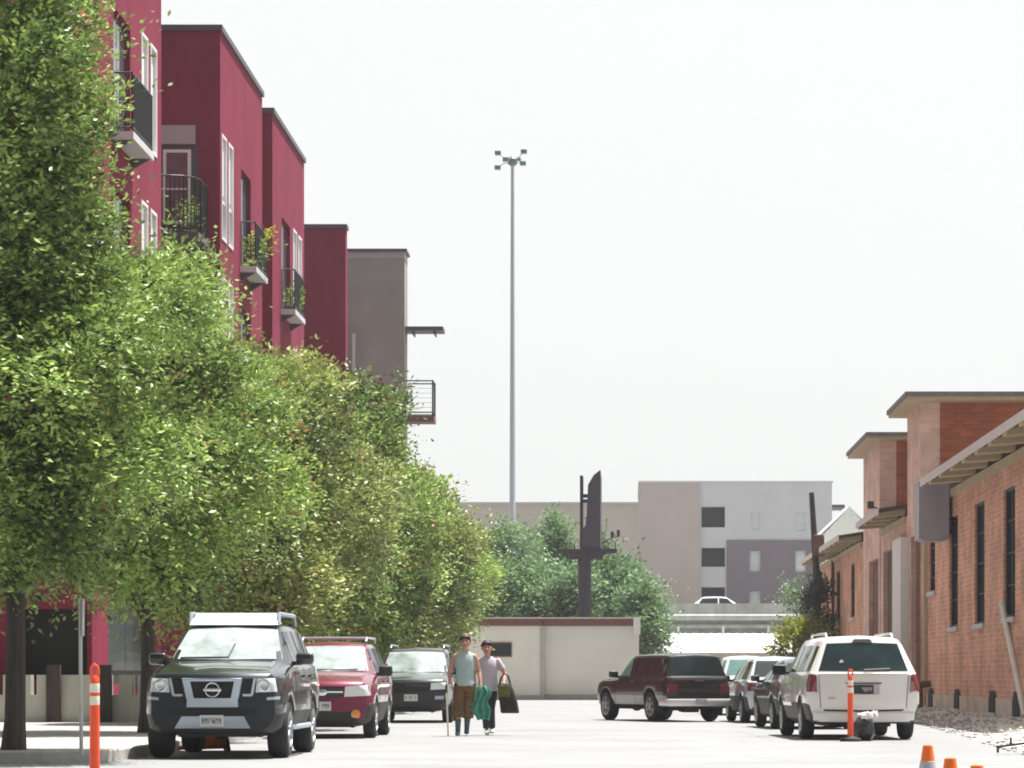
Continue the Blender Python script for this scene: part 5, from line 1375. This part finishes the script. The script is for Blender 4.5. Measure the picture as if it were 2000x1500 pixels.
def shoe(par, an, toe, m):
    an = Vector(an); f = Vector((toe[0], toe[1], 0)).normalized()
    c = an+f*.055; a = math.atan2(f.x, -f.y)
    mb = MB(); zb = an.z-.085
    Mz = Matrix.Translation((c.x, c.y, zb)) @ Matrix.Rotation(a, 4, 'Z')
    mb.rbox((0, 0, 0), (.098, .285, .034), .014, 2, M=None) if False else None
    rings = [(-.150, .034, .052), (-.125, .046, .066), (-.06, .050, .078), (.02, .044, .105), (.085, .042, .125), (.125, .036, .115)]
    vs = []; fs = []; n = 12
    for y, w, hh in rings:
        for k in range(n):
            t = 2*math.pi*k/n; x = w*math.cos(t); z = (hh*.5)+(hh*.5)*math.sin(t); vs.append(Mz @ Vector((x, y, max(z, .0))))
    for i in range(len(rings)-1):
        for k in range(n): fs.append((i*n+k, i*n+(k+1) % n, (i+1)*n+(k+1) % n, (i+1)*n+k))
    fs += [tuple(range(n))[::-1], tuple((len(rings)-1)*n+k for k in range(n))]
    mb.add(vs, fs, True); return mb.build('shoe', m, par, sharp=70)

# taller person
J = dict(pelvis=(0, 0, .97), chest=(0, -.01, 1.36), head=(.005, -.045, 1.675), shR=(-.172, 0, 1.45), shL=(.172, 0, 1.45),
         elR=(-.285, .05, 1.15), wrR=(-.255, -.12, .92), elL=(.255, .05, 1.16), wrL=(.285, -.06, .92),
         hipR=(-.09, 0, .92), hipL=(.09, 0, .92), knR=(-.115, -.09, .52), anR=(-.125, -.06, .09), knL=(.055, -.03, .52), anL=(.03, .13, .115), toeL=(0, -.14, -.075))
p1 = at(908, 1437, 50.6)
A_ = person((p1.x, 50.6, 0), R(2), 'taller person walking in a pale teal tank top and long brown shorts', J, M['skin'], 'people walking along the street')
hair(A_, J['head'], M['hair'])
mb = MB(); oval(mb, [(0, 0, .90, .188, .146), (0, 0, .97, .184, .143), (0, 0, 1.03, .168, .130), (0, 0, 1.15, .160, .122), (0, -.005, 1.32, .182, .130), (0, 0, 1.44, .178, .115), (0, 0, 1.50, .11, .085), (0, 0, 1.525, .075, .068)]); mb.build('tank_top', M['tank'], A_)
mb = MB(); oval(mb, [(0, 0, .80, .172, .130), (0, 0, .90, .176, .134), (0, 0, .965, .170, .130)])
for s in 'RL':
    h_, k_, a_ = Vector(J['hip'+s]), Vector(J['kn'+s]), Vector(J['an'+s])
    mb.tube([h_+Vector((0, 0, .02)), h_.lerp(k_, .3), h_.lerp(k_, .7), k_, k_.lerp(a_, .28), k_.lerp(a_, .42)], [.105, .112, .108, .108, .112, .116], 14)
mb.build('shorts', M['shorts'], A_)
for s in 'RL':
    k_, a_ = Vector(J['kn'+s]), Vector(J['an'+s])
    MB().tube([a_+Vector((0, 0, -.02)), a_.lerp(k_, .2), a_.lerp(k_, .5)], [.046, .050, .060], 12).build('sock', M['sock'], A_)
    shoe(A_, J['an'+s], J.get('toe'+s, (0, -.15, -.06)), M['shoeblue'])
# shorter person
J2 = dict(pelvis=(0, 0, .90), chest=(0, -.01, 1.27), head=(-.02, -.05, 1.575), shR=(-.168, 0, 1.355), shL=(.168, 0, 1.355),
          elR=(-.26, .05, 1.09), wrR=(-.235, -.08, .87), elL=(.31, .03, 1.12), wrL=(.285, -.14, .95),
          hipR=(-.085, 0, .86), hipL=(.085, 0, .86), knR=(-.05, -.10, .49), anR=(-.02, -.10, .09), knL=(.05, .0, .48), anL=(.075, .14, .11), toeL=(0, -.14, -.07))
p2 = at(953, 1434, 51.4)
B_ = person((p2.x, 51.4, 0), R(4), 'shorter person walking in a pale mauve T-shirt and dark trousers with a bag', J2, M['skinred'], 'people walking along the street')
hair(B_, J2['head'], M['hairdark'])
mb = MB(); oval(mb, [(0, 0, .80, .186, .146), (0, 0, .93, .180, .140), (0, 0, 1.10, .165, .122), (0, -.005, 1.24, .185, .130), (0, 0, 1.36, .180, .112), (0, 0, 1.41, .11, .085), (0, 0, 1.435, .072, .066)])
for s in 'RL': sleeve(mb, J2['sh'+s], J2['el'+s], .62, .066, .068)
mb.build('tshirt', M['tshirt'], B_)
mb = MB(); oval(mb, [(0, 0, .75, .165, .126), (0, 0, .85, .170, .130), (0, 0, .90, .166, .126)])
for s in 'RL':
    h_, k_, a_ = Vector(J2['hip'+s]), Vector(J2['kn'+s]), Vector(J2['an'+s])
    mb.tube([h_+Vector((0, 0, .02)), h_.lerp(k_, .4), k_, k_.lerp(a_, .5), k_.lerp(a_, .92)], [.100, .096, .078, .070, .066], 14)
mb.build('trousers', M['trousers'], B_)
for s in 'RL': shoe(B_, J2['an'+s], J2.get('toe'+s, (0, -.15, -.06)), M['shoewhite'])

# things they carry
w = A_.matrix_basis @ Vector(J['wrR']); 
st_ = thing('walking_stick', (w.x-.055, w.y-.07, 0), 'long pale stick held upright in the right hand of the taller person', 'stick')
MB().tube([(0.02, -.03, .0), (.0, 0, .5), (-.01, .0, 1.02)], [.014, .017, .019], 8).build('shaft', M['pvc'], st_)
MB().tube([(-.008, .0, .78), (-.01, .0, .92)], [.026, .026], 10).build('grip', M['trim'], st_)
cl = thing('white_cloth', (w.x-.02, w.y-.055, .62), 'white cloth bunched in the right hand of the taller person', 'cloth')
b = lump((0, -.01, .14), (.055, .05, .15), 9, amp=.35); b.build('cloth_body', M['white'], cl)
w = A_.matrix_basis @ Vector(J['wrL'])
tw_ = thing('green_towel', (w.x+.02, w.y-.07, .30), 'green towel hanging between the two people to shin height', 'towel')
b = MB(); n = 13; m_ = 16
for j in range(m_+1):
    z = .60*(1-j/m_); wd = .07+.075*min(1, j/5)+.03*math.sin(j*.7)
    for k in range(n):
        u = k/(n-1)-.5; b.v.append((u*2*wd+.03*math.sin(j*.5)-.0, .035*math.sin(u*17+j*.25)*min(1, .25+j/6), z - .05*(abs(u)**1.5 if j > 12 else 0)))
for j in range(m_):
    for k in range(n-1): b.f.append((j*n+k, j*n+k+1, (j+1)*n+k+1, (j+1)*n+k)); b.m.append(0); b.sm.append(True)
o_ = b.build('towel_cloth', M['towel'], tw_); md = o_.modifiers.new('s', 'SOLIDIFY'); md.thickness = .012
w = B_.matrix_basis @ Vector(J2['wrL'])
bg = thing('shoulder_bag', (w.x+.03, w.y-.06, .40), 'large dark bag with olive front panel carried by the shorter person', 'bag')
b = MB(); vs = []; fs = []; n = 18
for z, rx, ry, cx in ((0, .15, .05, .09), (.02, .17, .075, .085), (.2, .165, .085, .06), (.38, .15, .08, .02), (.50, .13, .055, -.01), (.53, .12, .03, -.01)):
    for k in range(n):
        a = 2*math.pi*k/n; cxx = math.copysign(abs(math.cos(a))**.6, math.cos(a)); syy = math.copysign(abs(math.sin(a))**.6, math.sin(a))
        vs.append((cx+rx*cxx, ry*syy, z))
for i in range(5):
    for k in range(n): fs.append((i*n+k, i*n+(k+1) % n, (i+1)*n+(k+1) % n, (i+1)*n+k))
fs += [tuple(range(n))[::-1], tuple(5*n+k for k in range(n))]
b.add(vs, fs, True); b.build('bag_body', M['darkbag'], bg)
b = MB(); b.rbox((-.02, -.088, .40), (.22, .02, .21), .009, 2); b.build('front_panel', M['olivebag'], bg)
b = MB(); b.tube([(-.11, 0, .5), (-.07, 0, .66), (-.02, .04, .72), (.05, 0, .68), (.10, 0, .5)], .018, 8); b.build('strap', M['darkbag'], bg)
# ================================================================== LIGHT AND CAMERA
HAZE = 0.00032
EL, AZ = 73, 54      # the sun stands very high, beyond the street and to the right
w = bpy.data.worlds.new('World'); scene.world = w; w.use_nodes = True
nt = w.node_tree; N = nt.nodes; L_ = nt.links
sky = N.new('ShaderNodeTexSky'); sky.sky_type = 'NISHITA'; sky.sun_disc = False
sky.sun_elevation = R(EL); sky.sun_rotation = R(AZ); sky.air_density = 1.0; sky.dust_density = 6.0; sky.ozone_density = 1.0
hs = N.new('ShaderNodeHueSaturation'); hs.inputs['Saturation'].default_value = 0.18
L_.new(sky.outputs[0], hs.inputs['Color'])
# thin bright overcast veil: most of the sky is an even white
vm = N.new('ShaderNodeMix'); vm.data_type = 'RGBA'; vm.inputs['Factor'].default_value = 0.88; vm.inputs['B'].default_value = (4.70, 4.78, 4.72, 1)
# the veil is brightest on the sun's side of the sky and dimmer in the opposite half
tc_ = N.new('ShaderNodeTexCoord'); dt = N.new('ShaderNodeVectorMath'); dt.operation = 'DOT_PRODUCT'; dt.inputs[1].default_value = (.25, .968, 0)
L_.new(tc_.outputs['Generated'], dt.inputs[0])
mr_ = N.new('ShaderNodeMapRange'); mr_.inputs['From Min'].default_value = -1; mr_.inputs['From Max'].default_value = .55; mr_.inputs['To Min'].default_value = .16; mr_.inputs['To Max'].default_value = 1
L_.new(dt.outputs['Value'], mr_.inputs['Value'])
vc = N.new('ShaderNodeMix'); vc.data_type = 'RGBA'; vc.inputs['A'].default_value = (0, 0, 0, 1); vc.inputs['B'].default_value = (4.70, 4.78, 4.72, 1)
L_.new(mr_.outputs[0], vc.inputs['Factor']); L_.new(vc.outputs['Result'], vm.inputs['B'])
L_.new(hs.outputs[0], vm.inputs['A']); L_.new(vm.outputs['Result'], N['Background'].inputs['Color'])
N['Background'].inputs['Strength'].default_value = 0.10
sd_ = bpy.data.lights.new('sun', 'SUN'); sd_.energy = 5.0; sd_.angle = R(.53); sd_.color = (1, .968, .915)
so_ = bpy.data.objects.new('sun', sd_); col.objects.link(so_)
to_sun = Vector((math.cos(R(EL))*math.sin(R(AZ)), math.cos(R(EL))*math.cos(R(AZ)), math.sin(R(EL))))
so_.rotation_euler = to_sun.to_track_quat('Z', 'Y').to_euler()
so_.location = (30, 60, 80)
# thin warm air between the camera and the far buildings
me_ = MB().box(-70, 70, -12, 300, -1.2, 46)
hm = bpy.data.materials.new('haze'); hm.use_nodes = True; hn = hm.node_tree; hn.nodes.remove(hn.nodes['Principled BSDF'])
pv_ = hn.nodes.new('ShaderNodeVolumePrincipled'); pv_.inputs['Density'].default_value = HAZE; pv_.inputs['Color'].default_value = (.93, .95, 1, 1); pv_.inputs['Anisotropy'].default_value = .3
hn.links.new(pv_.outputs[0], hn.nodes['Material Output'].inputs['Volume'])
ho = me_.build('haze', hm); tag(ho, 'thin pale haze filling the air along the street', 'haze', kind='stuff')
cam = bpy.data.cameras.new('camera'); co_ = bpy.data.objects.new('camera', cam); col.objects.link(co_)
cam.sensor_fit = 'HORIZONTAL'; cam.sensor_width = 36; cam.lens = F/2000*36
cam.shift_x = (1000-CX)/2000; cam.shift_y = (CY-750)/2000
cam.clip_start = .5; cam.clip_end = 6000
co_.location = (0, 0, CH); co_.rotation_euler = (R(90), 0, 0)
scene.camera = co_
scene.view_settings.view_transform = 'Standard'; scene.view_settings.look = 'None'
scene.view_settings.exposure = 1.06; scene.view_settings.gamma = 1.0
scene.cycles.max_bounces = 6; scene.cycles.diffuse_bounces = 2; scene.cycles.transparent_max_bounces = 8
scene.cycles.use_denoising = True
scene.cycles.filter_width = 1.9
